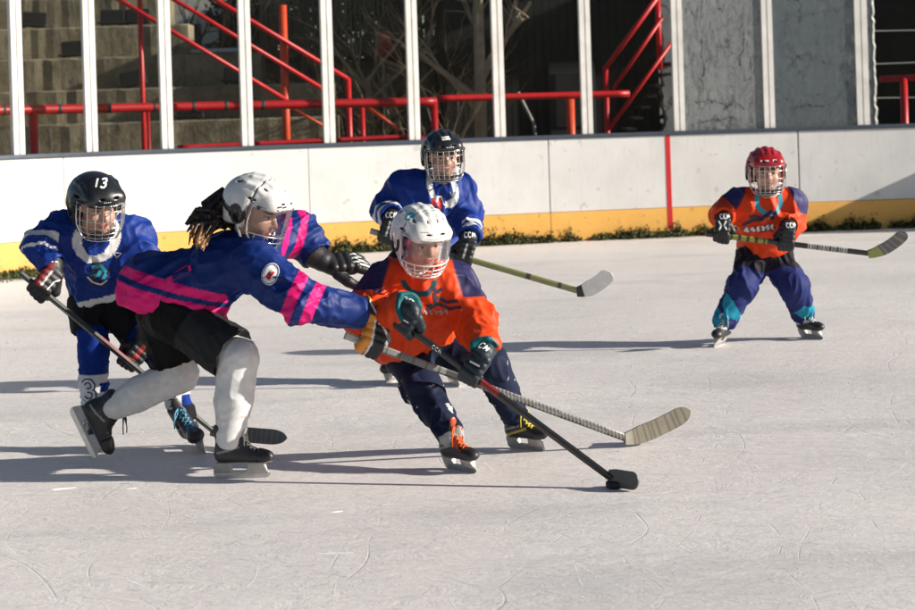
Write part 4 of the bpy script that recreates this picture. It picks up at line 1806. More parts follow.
# ------------------------------------------------------------------ skates
def make_skate(root, Fm, boot=(.022, .022, .024), toe=None, lace=(.6, .6, .58), holder=None, accents=None, tongue=(.03, .03, .03)):
    """frame: origin under the ankle on the blade's edge, x forward, z up"""
    s = Fm.s
    S = Sdf()
    c = lambda a_, b_, ra, rb, k=.012, mode='u', **kw: S.cone(Fm(*a_), Fm(*b_), ra * s, rb * s, k * s, mode, **kw)
    sv = Fm.d(0, 1, 0)
    S.ell(Fm(-.038, 0, .105), A((.040, .038, .050)) * s, Fm.M, .02 * s)
    c((-.025, 0, .096), (.115, 0, .092), .039, .036, .02)
    S.ell(Fm(.135, 0, .090), A((.050, .040, .033)) * s, Fm.M, .015 * s)
    c((-.012, 0, .115), (-.030, 0, .212), .043, .047, .03, side=sv, flat=1.1)
    c((.055, 0, .120), (.012, 0, .190), .030, .034, .02)
    for q in (-1, 1):
        S.ell(Fm(-.012, q * .034, .142), A((.019, .012, .019)) * s, Fm.M, .012 * s)
    c((.030, 0, .195), (.036, 0, .252), .026, .022, .006, side=sv, flat=.42)      # tongue
    S.cut(Fm(0, 0, .066), Fm.d(0, 0, -1), .006 * s)
    S.rbox(Fm(-.035, 0, .272), A((.055, .1, .04)) * s, .004 * s, Fm.M, .008 * s, 's')
    c((-.024, 0, .250), (-.02, 0, .19), .040, .034, .004, 's')
    S.rbox(Fm(.112, 0, .13), A((.0018, .06, .06)) * s, .0008 * s, Fm.M, .003 * s, 's')
    S.rbox(Fm(0, 0, .074), A((.21, .06, .0015)) * s, .0008 * s, Fm.M, .003 * s, 's')
    v, q = S.build(.0040, 1)
    l = Fm.loc(v)
    x, y, z = l[:, 0], l[:, 1], l[:, 2]
    cc = solid(v, boot)
    cc = lerpc(cc, toe if toe is not None else np.asarray(boot) * .7, (x > .113).astype(np.float32))
    cc = lerpc(cc, tongue, ((x > .008) & (z > .205)).astype(np.float32))
    cc = lerpc(cc, (.30, .30, .29), ((z < .073)).astype(np.float32) * .5)
    cc = lerpc(cc, (.35, .35, .35), ((np.abs(y) > .022) & (np.abs(z - .128 - x * .25) < .005) & (x > -.06) & (x < .04)).astype(np.float32) * .7)
    for fn, c3 in accents or []:
        cc = lerpc(cc, c3, fn(x, y, z).astype(np.float32))
    sk = link('skate', npmesh(v, q, cc), M_boot, root)
    bvh = surf_of(sk)
    # holder
    bm = bmesh.new()
    n = 26
    prof = []
    for i in range(n + 1):
        x_ = -.078 + .245 * i / n
        top = .068
        t_ = (x_ + .078) / .245
        gap = math.exp(-((t_ - .50) / .16) ** 4)
        prof.append((x_, .026, top - (top - .036) * gap * .0, gap))
    for x0_, x1_, z1_ in ((-.074, -.012, .067), (.070, .140, .067)):
        vs_ = []
        for (xx, zz, hw) in ((x0_ - .012, .024, .005), (x1_ + .016, .024, .005), (x1_, z1_, .022), (x0_, z1_, .022)):
            vs_.append((xx, zz, hw))
        L_ = [bm.verts.new(Fm(a_, -h_, b_)) for a_, b_, h_ in vs_]
        R_ = [bm.verts.new(Fm(a_, h_, b_)) for a_, b_, h_ in vs_]
        bm.faces.new(L_)
        bm.faces.new(R_)
        for k in range(4):
            bm.faces.new((L_[k], L_[(k + 1) % 4], R_[(k + 1) % 4], R_[k]))
    box(bm, (-.084, -.0048, .0215), (.158, .0048, .034))
    for vv in bm.verts[-8:]:
        vv.co = Fm(*vv.co)
    bevel(link('blade_holder', mesh_of(bm), holder or M_holder_w, sk), .003)
    bm = bmesh.new()
    up_, dn_ = [], []
    for i in range(25):
        x_ = -.086 + .252 * i / 24
        e_ = abs(2 * i / 24 - 1)
        dn_.append((x_, .0 + .016 * max(0, (e_ - .82) / .18) ** 2))
        up_.append((x_, .0212))
    poly = dn_ + up_[::-1]
    L_ = [bm.verts.new(Fm(a_, -.0018, b_)) for a_, b_ in poly]
    R_ = [bm.verts.new(Fm(a_, .0018, b_)) for a_, b_ in poly]
    m = len(poly)
    h_ = m // 2
    for k in range(h_ - 1):
        bm.faces.new((L_[k], L_[k + 1], L_[m - 2 - k], L_[m - 1 - k]))
        bm.faces.new((R_[k], R_[k + 1], R_[m - 2 - k], R_[m - 1 - k]))
    for k in range(m):
        bm.faces.new((L_[k], L_[(k + 1) % m], R_[(k + 1) % m], R_[k]))
    link('blade', mesh_of(bm), M_steel, sk)
    # laces
    lm = plain('lace', tup(lace), .8)
    bm = bmesh.new()
    path = [(.104, .126), (.088, .135), (.072, .147), (.058, .162), (.046, .178), (.038, .196), (.034, .212)]

    def on(x_, y_, z_):
        p = Fm(x_ + .05, y_, z_ + .05)
        d = Fm.d(-.7, 0, -.7).normalized()
        h = bvh.ray_cast(p, d, .2)
        return (h[0] - d * .002) if h[0] is not None else Fm(x_, y_, z_)
    for (a0, b0), (a1, b1) in zip(path[:-1], path[1:]):
        for k in (-1, 1):
            tube(bm, [on(a0 + (a1 - a0) * j / 5, k * (.019 - .038 * j / 5), b0 + (b1 - b0) * j / 5) for j in range(6)], .0034 * s, 6)
    top_ = on(.034, 0, .214)
    for k in (-1, 1):
        d0 = Fm.d(.45, k * .8, -.1)
        tube(bm, [top_, top_ + d0 * .018, top_ + d0 * .032 + Vector((0, 0, -.012)), top_ + d0 * .03 + Vector((0, 0, -.035)), top_ + d0 * .012 + Vector((0, 0, -.022)), top_], .0028 * s, 6)
        tube(bm, [top_, top_ + d0 * .02 + Vector((0, 0, -.006)), top_ + d0 * .035 + Vector((0, 0, -.045)), top_ + d0 * .03 + Vector((0, 0, -.07))], .0028 * s, 6)
    link('lace', mesh_of(bm), lm, sk, True)
    return sk


# ------------------------------------------------------------------ sticks
def make_stick(label, butt, heel, toe, colors, bladec, upv=None, bow=.035, h0=.62, arc=.30, face=None, bl_h=.058, shaft=(.0145, .010), letters=None):
    """butt, heel (shaft end at the blade) and toe are world points"""
    butt, heel, toe = V3(butt), V3(heel), V3(toe)
    root = empty('hockey_stick', heel, label, 'hockey stick')
    d = (heel - butt).normalized()
    bd = (toe - heel).normalized()
    nrm = d.cross(bd).normalized()
    if nrm.length < .5:
        nrm = d.orthogonal()
    x, y, z = frame_from(d, bd)
    L = (heel - butt).length
    n = max(60, int(L / .006))
    vs_, qs = [], []
    sec = [(-1, -.6), (-.6, -1), (.6, -1), (1, -.6), (1, .6), (.6, 1), (-.6, 1), (-1, .6)]
    cl = []
    for i in range(n + 1):
        t_ = i / n
        p = butt.lerp(heel, t_)
        tp = 1 - .28 * max(0, (t_ - .86) / .14)
        for (a_, b_) in sec:
            vs_.append(p + x * (a_ * shaft[0] * (1 + .15 * (1 - tp))) + y * (b_ * shaft[1] * tp))
        cl += [colors(t_, k) for k in range(8)]
    for i in range(n):
        for k in range(8):
            qs.append((i * 8 + k, i * 8 + (k + 1) % 8, (i + 1) * 8 + (k + 1) % 8, (i + 1) * 8 + k))
    qs.append((0, 1, 2, 3)); qs.append((0, 3, 4, 7)); qs.append((4, 5, 6, 7))
    b0 = n * 8
    qs.append((b0 + 3, b0 + 2, b0 + 1, b0)); qs.append((b0 + 7, b0 + 4, b0 + 3, b0)); qs.append((b0 + 7, b0 + 6, b0 + 5, b0 + 4))
    sh_ = link('shaft', npmesh(np.array([tuple(v) for v in vs_]), np.array(qs), np.array(cl)), M_stick, root)
    sh_.data.polygons.foreach_set('use_smooth', [False] * len(sh_.data.polygons))
    # blade: lies in the shaft/toe plane, slightly curved out of it
    up = (-d + bd * (d.dot(bd))).normalized()
    if upv is not None:
        up = (V3(upv) - bd * bd.dot(V3(upv))).normalized()
    nr = bd.cross(up).normalized()
    if face is not None and nr.dot(V3(face)) < 0:
        nr = -nr
    BL = (toe - heel).length
    m = 40
    vs_, qs, cl = [], [], []
    e0 = heel + (-bd * .012)
    for i in range(m + 1):
        t_ = i / m
        c1 = e0 + d * arc * BL + bd * .18 * BL
        cen = e0 * (1 - t_) ** 2 + c1 * 2 * t_ * (1 - t_) + toe * t_ * t_ + nr * (bow * t_ * t_)
        tg = ((c1 - e0) * (1 - t_) + (toe - c1) * t_).normalized()
        lu = nr.cross(tg).normalized()
        lu = lu if lu.dot(up) > 0 else -lu
        hh = bl_h * (h0 + (1 - h0) * min(1, t_ * 3.0))
        rnd = math.sqrt(max(0, 1 - max(0, (t_ - .86) / .14) ** 2))
        lo_, hi_ = -hh * .42, hh * .58
        mid_ = (lo_ + hi_) / 2
        lo_, hi_ = mid_ + (lo_ - mid_) * max(.12, rnd), mid_ + (hi_ - mid_) * max(.12, rnd)
        th = .0065 * (1 - .45 * t_) + .004 * max(0, 1 - t_ * 5)
        for (zz, yy) in ((lo_, -th), (mid_, -th), (hi_, -th * .8), (hi_, th * .8), (mid_, th), (lo_, th)):
            vs_.append(cen + lu * zz + nr * yy)
        cl += [bladec(t_, k) for k in range(6)]
    for i in range(m):
        for k in range(6):
            qs.append((i * 6 + k, i * 6 + (k + 1) % 6, (i + 1) * 6 + (k + 1) % 6, (i + 1) * 6 + k))
    qs += [(0, 1, 4, 5), (1, 2, 3, 4)]
    b0 = m * 6
    qs += [(b0 + 5, b0 + 4, b0 + 1, b0), (b0 + 4, b0 + 3, b0 + 2, b0 + 1)]
    bl_ = link('blade', npmesh(np.array([tuple(v) for v in vs_]), np.array(qs), np.array(cl)), M_stick, root)
    bl_.data.polygons.foreach_set('use_smooth', [False] * len(bl_.data.polygons))
    return root, sh_, bl_


# ------------------------------------------------------------------ clothing
def make_jersey(root, J, colf, hem=.06, r=(.155, .15, .08, .068, .062), flat=.75, layers=(), name='jersey', vox=.0058, neck_cut=.062, cuff=.02, hem_dir=None, hem_pt=None, hollow=True, drape=None):
    S = Sdf()
    pv, ch, nb = V3(J['pelvis']), V3(J['chest']), V3(J['neck'])
    shA, shB = V3(J['shA']), V3(J['shB'])
    side = (shB - shA).normalized()
    down = (pv - ch).normalized()
    hp = pv + down * .02
    for q in 'AB':
        sh = V3(J['sh' + q]); el = V3(J['el' + q]); wr = V3(J['wr' + q])
        S.cone(sh, el, r[2], r[3], .045)
        S.cone(el, wr, r[3], r[4], .03)
    for q in 'AB':
        el = V3(J['el' + q]); wr = V3(J['wr' + q])
        d = (wr - el).normalized()
        S.cone(wr + d * (cuff + .10), wr + d * (cuff + .055), r[4] * 1.2, r[4] * 1.2, .006, 's')
    S.cone(ch, hp, r[1], r[0], .05, side=side, flat=flat)
    S.cone(ch, nb.lerp(ch, .25), r[1] * .95, .075, .05, side=side, flat=flat * 1.05)
    S.cone(shA.lerp(shB, .12), shB.lerp(shA, .12), r[2] * .98, r[2] * .98, .05)
    for q in 'AB':
        sh = V3(J['sh' + q]); el = V3(J['el' + q])
        S.cone(nb.lerp(sh, .2), sh, .055, r[2] * .9, .04)
        S.cone(ch.lerp(sh, .6), el.lerp(sh, .35), r[2] * .9, r[3] * .8, .05)
    for (a_, b_, ra, rb) in drape or []:
        S.cone(a_, b_, ra, rb, .05)
    hd = V3(hem_dir) if hem_dir is not None else down
    S.cut(V3(hem_pt) if hem_pt is not None else pv + down * hem, hd, .008)
    if hollow:
      S.cone(pv + down * (hem + .02), pv + down * (hem + .2), r[0] * .93, r[0] * .93, .008, 's', side=side, flat=flat)
    up = (nb - ch).normalized()
    S.cone(nb + up * .01, nb + up * .20, neck_cut * .93, neck_cut * 1.3, .012, 's')
    v, q = S.build(vox, 1)
    if layers:
        v = folds(v, q, layers)
        v = laplace(laplace(v, q, .5), q, .5)
    fr_ = side.cross(up).normalized()
    c = colf(v, dict(up=up, side=side, down=down, pv=pv, ch=ch, nb=nb))
    # fine folds near the wrists and hem
    return link(name, npmesh(v, q, c), M_jersey, root)


def make_limbs(root, name, segs, colf, mat, layers=(), vox=.0058, cuts=(), k=.03):
    S = Sdf()
    for sg_ in segs:
        if sg_[0] == 'cut':
            S.cone(*sg_[1:], .006, 's')
        else:
            S.cone(*sg_, k)
    for p, n in cuts:
        S.cut(p, n, .006)
    v, q = S.build(vox, 1)
    if layers:
        v = folds(v, q, layers)
        v = laplace(v, q, .3)
    return link(name, npmesh(v, q, colf(v)), mat, root)
# ================================================================== the five players
UP = Vector((0, 0, 1))
DW = Vector((0, 0, -1))
ORANGE = srgb(212, 66, 18)
NAVY = A((.022, .020, .085))
ROYAL = A((.006, .032, .225))
DROYAL = A((.004, .022, .145))
PINK = A((.72, .008, .17))
WHITE = A((.76, .76, .75))


def skate_frame(base, fwd, up, s=.9):
    f = V3(fwd).normalized()
    u = V3(up)
    u = (u - f * u.dot(f)).normalized()
    return Frame(base, f, u.cross(f), u, s)


def along(H, c):
    return H(*c)


# ------------------------------------------------------------------ 1  boy in orange with the white helmet and the puck
def player_front():
    DEPTH[0] = 0.06
    root = empty('person', P(425, 470, 8.1) * 1, 'young player in orange jersey and white visored helmet, leaning over the puck', 'person')
    root.location.z = 0
    H = head_frame(P(421, 239, 7.97), (.42, -.80, -.36), (-.04, 0, 1), .97)
    butt, heel = P(397, 319.5, 7.80), P(612, 479, 7.40)
    sdir = (heel - butt).normalized()

    def on(px):
        t_ = (px - 397) / (611 - 397)
        return butt.lerp(heel, t_)
    elA, elB = P(360, 318, 7.98), P(475, 325, 8.02)
    hA = hand_on(on(407), sdir, (.55, -.25, -.75), (.25, -.9, .5), elA, .94)
    hB = hand_on(on(474), -sdir, (-.3, -.25, -1), (.5, -.9, .0), elB, .94)
    skA = skate_frame(G(456, 470), (.62, -.78, 0), (-.24, .05, .97), .80)
    skB = skate_frame(G(521, 449), (.74, -.66, .0), (-.34, .08, .94), .80)
    J = dict(pelvis=P(420, 340, 8.22), chest=P(417, 296, 8.10), neck=P(418, 267, 8.03),
             shA=P(382, 284, 8.06), elA=elA, wrA=hA.wr, handA=hA(.05, 0, 0),
             shB=P(455, 284, 8.10), elB=elB, wrB=hB.wr, handB=hB(.05, 0, 0),
             hipA=P(405, 350, 8.20), knA=P(422, 388, 8.06), anA=skA(-.01, 0, .14), toeA=skA(.12, 0, .09),
             hipB=P(437, 350, 8.24), knB=P(489, 364, 8.16), anB=skB(-.01, 0, .14), toeB=skB(.12, 0, .09))
    make_body(root, H, J, (.30, .20, .10))
    hm = make_helmet(root, H, (.72, .72, .70), face='visor', wire=M_wire_w)
    for q_ in ('A', 'B'):
        pass

    def cj(v, g):
        c = solid(v, ORANGE)
        rel = v - A(J['neck'])
        a_, b_ = rel @ A(g['up']), rel @ A(g['side'])
        for q in 'AB':
            t_, d = seg(v, J['sh' + q], J['el' + q])
            outw = (v - A(J['sh' + q])) @ A((J['sh' + q] - J['ch' + 'est']).normalized())
            m = sm(outw, .012, .022) * sm((.42 if q == 'A' else .50) - t_ + outw * 1.2, 0, .03)
            c = lerpc(c, NAVY * .9, m)
            t2, d2 = seg(v, J['el' + q], J['wr' + q])
            c = lerpc(c, A((.0, .085, .10)), ((t2 > 1.03) & (d2 < .09)).astype(np.float32))
        fr_ = A(Vector(g['side']).cross(g['up']))
        y = rel @ fr_
        coll = (np.abs(b_) * .9 + a_ * .8 < .058) & (np.linalg.norm(rel - A(g['up']) * a_[:, None], axis=1) < .115) & (a_ > -.085)
        vneck = (np.abs(np.hypot(b_, a_ * 1.1) - .066) < .012) & (a_ < -.015)
        c = lerpc(c, A((.004, .085, .10)), (vneck & (a_ > -.075)).astype(np.float32))
        return c
    lay = [((.25, -.2, -1), .10, .012, 1), ((.8, -.2, -.5), .085, .011, 2, J['pelvis'] + UP * .10, .2), ((-.7, 0, -.7), .075, .011, 3, J['elB'] + UP * .05, .12),
           ((.5, -.3, .7), .07, .010, 4, J['elA'], .12), ((.1, 0, 1), .05, .004, 5)]
    je = make_jersey(root, J, cj, hem=.055, r=(.168, .150, .080, .074, .062), layers=lay, hem_dir=(.22, 0, -1), flat=.8,
                     drape=[(J['elB'] + UP * .02, J['elB'] - UP * .045, .076, .066), (P(402, 318, 8.12), P(400, 338, 8.14), .13, .13)])
    # dark crest on the chest, under the arms
    ct = P(434, 297, 8.0)
    xd = (J['shB'] - J['shA']).normalized()
    bird = [[(-.03, .02), (-.005, .04), (.01, .02), (.03, .035)], [(.0, .02), (.005, -.03), (-.03, -.05)], [(.01, -.0), (.05, -.02), (.09, -.01)],
            [(-.03, -.035), (.02, -.028), (.06, -.045), (.10, -.035)]]
    printed('crest', M_mark_d, je, bird, ct, xd, UP, .013, je)
    printed('lettering', M_mark_g, je, [[(x, y - .06) for x, y in s_] for s_ in script(.13, .022)], ct, xd, UP, .005, je)
    # gloves
    gc = glove_colors((.012, .022, .032), [(lambda x, y, z: (x < -.018) & (y > .02) * 1 > 0, (.010, .020, .03))], palm=(.02, .02, .022))
    for h_, nm in ((hA, 'glove'), (hB, 'glove')):
        go = make_glove(root, h_, gc, 1.0)
        ar = h_.R @ h_.arm
        zz = h_.d(0, 0, 1)
        printed('lettering', M_mark_w, go, word('CCM', .026), h_.o + ar * .060 * h_.s + h_.d(0, .05, 0), zz * (1 if zz.x > 0 else -1), ar * (1 if ar.z > 0 else -1), .0055, go)
        printed('stripe', M_mark_w, go, [[(-.022, 0), (.022, .006)]], h_(.046, .05, 0), h_.d(0, 0, 1) if zz.x > 0 else -h_.d(0, 0, 1), h_.d(-1, 0, 0), .007, go)
    # trousers
    def cp(v):
        c = solid(v, (.010, .016, .042))
        n = perlin(v * 24 + 3)
        n2 = perlin(v * 60 + 9)
        lo_ = np.exp(-(np.linalg.norm(v - A(J['knB'].lerp(J['anB'], .35)), axis=1) / .11) ** 2) + np.exp(-(np.linalg.norm(v - A(J['knA'].lerp(J['anA'], .3)), axis=1) / .12) ** 2)
        c = lerpc(c, (.6, .6, .6), ((n + n2 * .5 > .66 - .12 * lo_) * (lo_ > .2)).astype(np.float32) * .9)
        for q in 'AB':
            t_, d = seg(v, J['kn' + q], J['an' + q])
            c = lerpc(c, (.33, .33, .34), ((t_ > .985) & (d < .1)).astype(np.float32))
        return c
    sg = []
    for q in 'AB':
        sg += [(J['hip' + q], J['kn' + q], .094, .076), (J['kn' + q], J['an' + q] + UP * .030, .075, .056)]
    sg += [(J['hipA'] + UP * .03, J['hipB'] + UP * .03, .10, .10), (J['pelvis'], J['pelvis'] + DW * .05, .11, .10)]
    make_limbs(root, 'trousers', sg, cp, M_nylon, [((.3, 0, -1), .07, .008, 11), ((1, .3, -.2), .06, .007, 12, J['anA'] + UP * .08, .1), ((1, .3, -.2), .06, .007, 13, J['anB'] + UP * .08, .1)])
    make_skate(root, skA, lace=(.68, .12, .015), accents=[(lambda x, y, z: (x > .04) & (x < .1) & (z > .10) & (np.abs(y) < .03), (.45, .06, .02))])
    make_skate(root, skB, lace=(.72, .58, .05), accents=[(lambda x, y, z: (np.abs(y) > .02) & (np.abs(z - .10 - x * .3) < .006) & (x < .09), (.5, .40, .05))])
    # decals of the helmet
    printed('emblem', M_mark_t, hm, [circle(0, 0, .017, 14)[:10], [(.0, .008), (.008, -.004), (-.004, -.010)]], H(.03, -.085, .115), H.d(.75, .55, 0), UP, .008, hm, reach=.12)
    printed('lettering', M_mark_g, hm, word('---', .011), H(.105, -.05, .085), H.d(-.35, .9, 0), H.d(0, 0, 1), .003, hm, reach=.12)
    printed('lettering', M_mark_g, hm, word('----', .009), H(.03, -.10, .06), H.d(.95, .2, 0), H.d(0, 0, 1), .0028, hm, reach=.12)
    # stick and puck
    def sc1(t_, k):
        if t_ < .06:
            return (.02, .02, .02)
        if .42 < t_ < .50:
            return (.22, .010, .014)
        return (.012, .012, .013)
    toe = P(640, 483, 7.31)
    st_, sh_, bl_ = make_stick('black hockey stick with a red band, its short blade beside the puck', butt - sdir * .03, heel, toe, sc1,
                               lambda t_, k: (.06, .06, .06) if t_ > .12 else (.03, .03, .03), bl_h=.066, face=(0, -1, 0), upv=(-.10, .18, 1), bow=.008, h0=.85, arc=.02)
    mid_ = on(437)
    printed('lettering', M_mark_w, sh_, word('CCM', .013, .9, .3), mid_ + Vector((0, -.03, 0)), sdir, sdir.cross(Vector((0, -1, 0))) * -1, .003, sh_, reach=.06)
    pk = bmesh.new()
    pc = G(616, 488)
    pr_ = [(0, .0), (.030, .0), (.036, .003), (.0381, .006), (.0372, .009), (.0381, .012), (.0381, .016), (.0372, .019), (.036, .0225), (.030, .0254), (0, .0254)]
    rings = []
    for rr, zz in pr_[1:-1]:
        rings.append([pk.verts.new((pc.x + rr * math.cos(a_), pc.y + rr * math.sin(a_), zz + .001)) for a_ in [2 * math.pi * i / 40 for i in range(40)]])
    for a_, b_ in zip(rings[:-1], rings[1:]):
        for i in range(40):
            pk.faces.new((a_[i], a_[(i + 1) % 40], b_[(i + 1) % 40], b_[i]))
    pk.faces.new(rings[0])
    pk.faces.new(rings[-1])
    o = tag(link('puck', mesh_of(pk), plain('puck_rubber', (.012, .012, .012), .6)), 'black rubber puck on the ice at the blade of the black stick', 'puck')


# ------------------------------------------------------------------ 2  girl in dark blue and pink
def player_girl():
    DEPTH[0] = 0.14
    root = empty('person', P(200, 470, 7.95), 'long-haired player in dark blue and pink jersey and white helmet, reaching forward', 'person')
    root.location.z = 0
    H = head_frame(P(256, 211, 7.87), (.86, -.40, -.36), (.10, -.04, 1), 1.03)
    butt, heel = P(352, 338, 7.72), P(627, 438.5, 8.20)
    sdir = (heel - butt).normalized()
    elB, elA = P(299, 302, 7.62), P(299, 233, 8.22)
    hB = hand_on(butt + sdir * .075, sdir, (.10, -.2, -1), (.3, -1, .35), elB, 1.1)
    xA = V3((.90, -.15, -.32))
    yA = V3((.1, -.65, .75))
    zA = V3((.30, -.75, -.6))
    fA = hand_on(P(344, 265, 8.18), zA, xA, yA, elA, 1.14, off=(.05, 0))
    skB = skate_frame(G(233, 478), (1, -.12, 0), (.03, 0, 1), .90)
    anA = P(103, 413, 8.15)
    fw = V3((.42, -.06, -.90)).normalized()
    up_ = V3((.90, -.10, .42))
    skA = skate_frame(anA - up_.normalized() * .125, fw, up_, .90)
    J = dict(pelvis=P(163, 300, 8.0), chest=P(228, 263, 7.92), neck=P(248, 243, 7.90),
             shA=P(262, 240, 8.09), elA=elA, wrA=fA.wr, handA=fA(.05, 0, 0),
             shB=P(255, 266, 7.75), elB=elB, wrB=hB.wr, handB=hB(.05, 0, 0),
             hipA=P(163, 316, 8.08), knA=P(180, 373, 8.12), anA=anA, toeA=skA(.12, 0, .09),
             hipB=P(175, 316, 7.92), knB=P(238, 358, 7.79), anB=skB(-.01, 0, .14), toeB=skB(.12, 0, .09))
    make_body(root, H, J, (.05, .03, .018))
    hm = make_helmet(root, H, (.70, .69, .67), face='visor', wire=M_wire_c, style=1)

    def cj(v, g):
        c = solid(v, DROYAL)
        h_ = (v - A(hem_pt)) @ -A(hem_n.normalized()) + perlin(v * 5) * .010
        away = (v - A(J['shB'])) @ A((J['chest'] - J['pelvis']).normalized())
        tors = (away < -.10).astype(np.float32) * (v[:, 0] < J['chest'].x)
        m = (h_ < .090) | ((h_ > .112) & (h_ < .150))
        c = lerpc(c, PINK, m * tors)
        for q, bands in (('B', ((.168, .212), (.248, .288))), ('A', ((.062, .092), (.128, .162)))):
            d_ = (J['wr' + q] - J['sh' + q]).normalized()
            s_ = (v - A(J['sh' + q])) @ A(d_)
            ta, da = seg(v, J['sh' + q], J['el' + q])
            tb, db = seg(v, J['el' + q], J['wr' + q])
            arm = (np.minimum(da, db) < .13) & (v[:, 0] > J['chest'].x + .02)
            for a_, b_ in bands:
                c = lerpc(c, PINK, ((s_ > a_) & (s_ < b_) & arm).astype(np.float32))
        return c
    hem_pt, hem_n = P(160, 312, 8.0), V3((-.27, 0, -.96))
    dn = (J['pelvis'] - J['chest']).normalized()
    lay = [((1, .1, .45), .10, .012, 1), ((.6, 0, .9), .085, .010, 2, J['chest'] + DW * .12, .2), ((.8, 0, -.6), .07, .010, 3, J['elB'], .16),
           ((.2, .1, 1), .065, .008, 4, J['pelvis'], .2), ((1, 0, .2), .05, .004, 5)]
    je = make_jersey(root, J, cj, hem=.055, r=(.160, .145, .088, .082, .064), flat=.82, layers=lay, cuff=-.025, hem_dir=hem_n, hem_pt=hem_pt, hollow=False,
                     drape=[(P(155, 288, 8.01), P(198, 290, 7.97), .148, .136), (P(158, 306, 7.99), P(196, 312, 7.95), .132, .115)])
    # badge on the sleeve
    bp = P(270.5, 274, 7.62)
    bx, by = V3((.96, -.1, -.25)), V3((.25, -.1, .96))
    bv = surf_of(je)
    pl = circle(0, 0, .034, 20, 1.15)
    printed('badge', M_mark_w, bv, [('fill', pl, 0, 0)], bp, bx, by, .01, je)
    printed('badge_mark', M_mark_r, bv, [[(-.012, -.014), (-.004, .006), (.004, -.006), (.012, .012)], [(-.006, -.012), (.008, -.012)]], bp, bx, by, .009, je, lift=.0045)
    printed('badge_rim', M_mark_n, bv, [circle(0, 0, .030, 20, 1.15) + circle(0, 0, .030, 20, 1.15)[:1]], bp, bx, by, .003, je, lift=.0045)
    # number on the back
    ax = (J['chest'] - J['pelvis']).normalized()
    npos = P(172, 255, 7.85)
    nx = (ax + V3((0, 0, -.05))).normalized()
    for dx, ch in ((.048, '9'), (-.062, '1')):
        st_ = [[((v_ - .5) * .11, -(u - .5) * .075 + dx) for u, v_ in s_] for s_ in GLYPH[ch]]
        printed('number', M_mark_p, bv, st_, npos, nx, V3((-.25, -.35, .95)), .018, je)
    # gloves: orange, black and white on the near hand
    def gB(l):
        x, y, z = l[:, 0], l[:, 1], l[:, 2]
        c = solid(l, (.016, .016, .018))
        org = A((.70, .27, .035))
        c = lerpc(c, org, ((x < -.030 + .25 * z)).astype(np.float32))
        c = lerpc(c, org, ((z < -.016) & (x > .0) & (x < .13)).astype(np.float32))
        c = lerpc(c, WHITE * .9, ((np.abs(x - .012 - z * .9) < .006) & (y > -.02)).astype(np.float32))
        c = lerpc(c, WHITE * .9, ((np.abs(z + .016 - (x - .05) * .1) < .004) & (x > .01)).astype(np.float32))
        return c
    go = make_glove(root, hB, gB, 1.0)
    printed('lettering', M_mark_w, go, word('---', .020), hB(.02, .05, .012), hB.d(0, 0, 1), hB.d(-1, 0, 0), .005, go)

    def gA(l):
        x, y, z = l[:, 0], l[:, 1], l[:, 2]
        c = solid(l, (.014, .013, .014))
        for k in (.022, 0, -.021):
            c = lerpc(c, WHITE * .85, ((np.abs(z - k) < .0045) & (x > .075)).astype(np.float32))
        c = lerpc(c, (.022, .018, .018), (x < -.05).astype(np.float32))
        return c
    make_glove(root, fA, gA, .34, spread=.5, thumb=0)
    # black padded shorts
    sg = []
    for q, e_ in (('B', .80), ('A', .62)):
        hp_, kn_ = J['hip' + q], J['kn' + q]
        d_ = (kn_ - hp_).normalized()
        en = hp_.lerp(kn_, e_)
        sg += [(hp_, en + d_ * .04, .100, .112), ('cut', en + d_ * .16, en + d_ * .145, .15, .15)]
    sg += [(J['hipA'], J['hipB'], .100, .104)]
    dB = (J['knB'] - J['hipB']).normalized()

    def cs(v):
        c = solid(v, (.006, .006, .0065))
        t_ = (v - A(J['hipB'])) @ A(dB)
        t2, d = seg(v, J['hipB'], J['knB'])
        c = lerpc(c, (.022, .023, .024), ((t2 > .28) & (v[:, 1] < J['hipB'].y - .03) & (d < .13)).astype(np.float32))
        return c
    ke = J['hipB'].lerp(J['knB'], .88)
    make_limbs(root, 'shorts', sg, cs, M_nylon, [(tuple(dB), .10, .006, 7), ((0, .2, 1), .08, .004, 8)])
    # white socks over shin pads
    sg = [(J['hipB'].lerp(J['knB'], .55), J['knB'], .066, .078), (J['knB'], J['knB'].lerp(J['anB'], .5), .080, .073), (J['knB'].lerp(J['anB'], .5), J['anB'] + UP * .028, .072, .054),
          (J['hipA'].lerp(J['knA'], .4), J['knA'], .064, .074), (J['knA'], J['knA'].lerp(J['anA'], .5), .076, .068), (J['knA'].lerp(J['anA'], .5), J['anA'].lerp(J['knA'], .16), .068, .054)]
    make_limbs(root, 'socks', sg, lambda v: solid(v, (.66, .655, .65)), M_knit,
               [((1, .2, .2), .07, .0025, 21), ((.2, 0, 1), .12, .0035, 22), ((1, .3, -.4), .05, .003, 23, J['knB'] + DW * .02, .09)], k=.02)
    make_skate(root, skA, lace=(.05, .05, .05), toe=(.016, .016, .018))
    make_skate(root, skB, lace=(.55, .53, .46), toe=(.016, .016, .018))
    # hair: dark ponytail gathered low, lighter tip on the back
    S = Sdf()
    rg = np.random.default_rng(4)
    p0 = H(-.10, .0, .0)
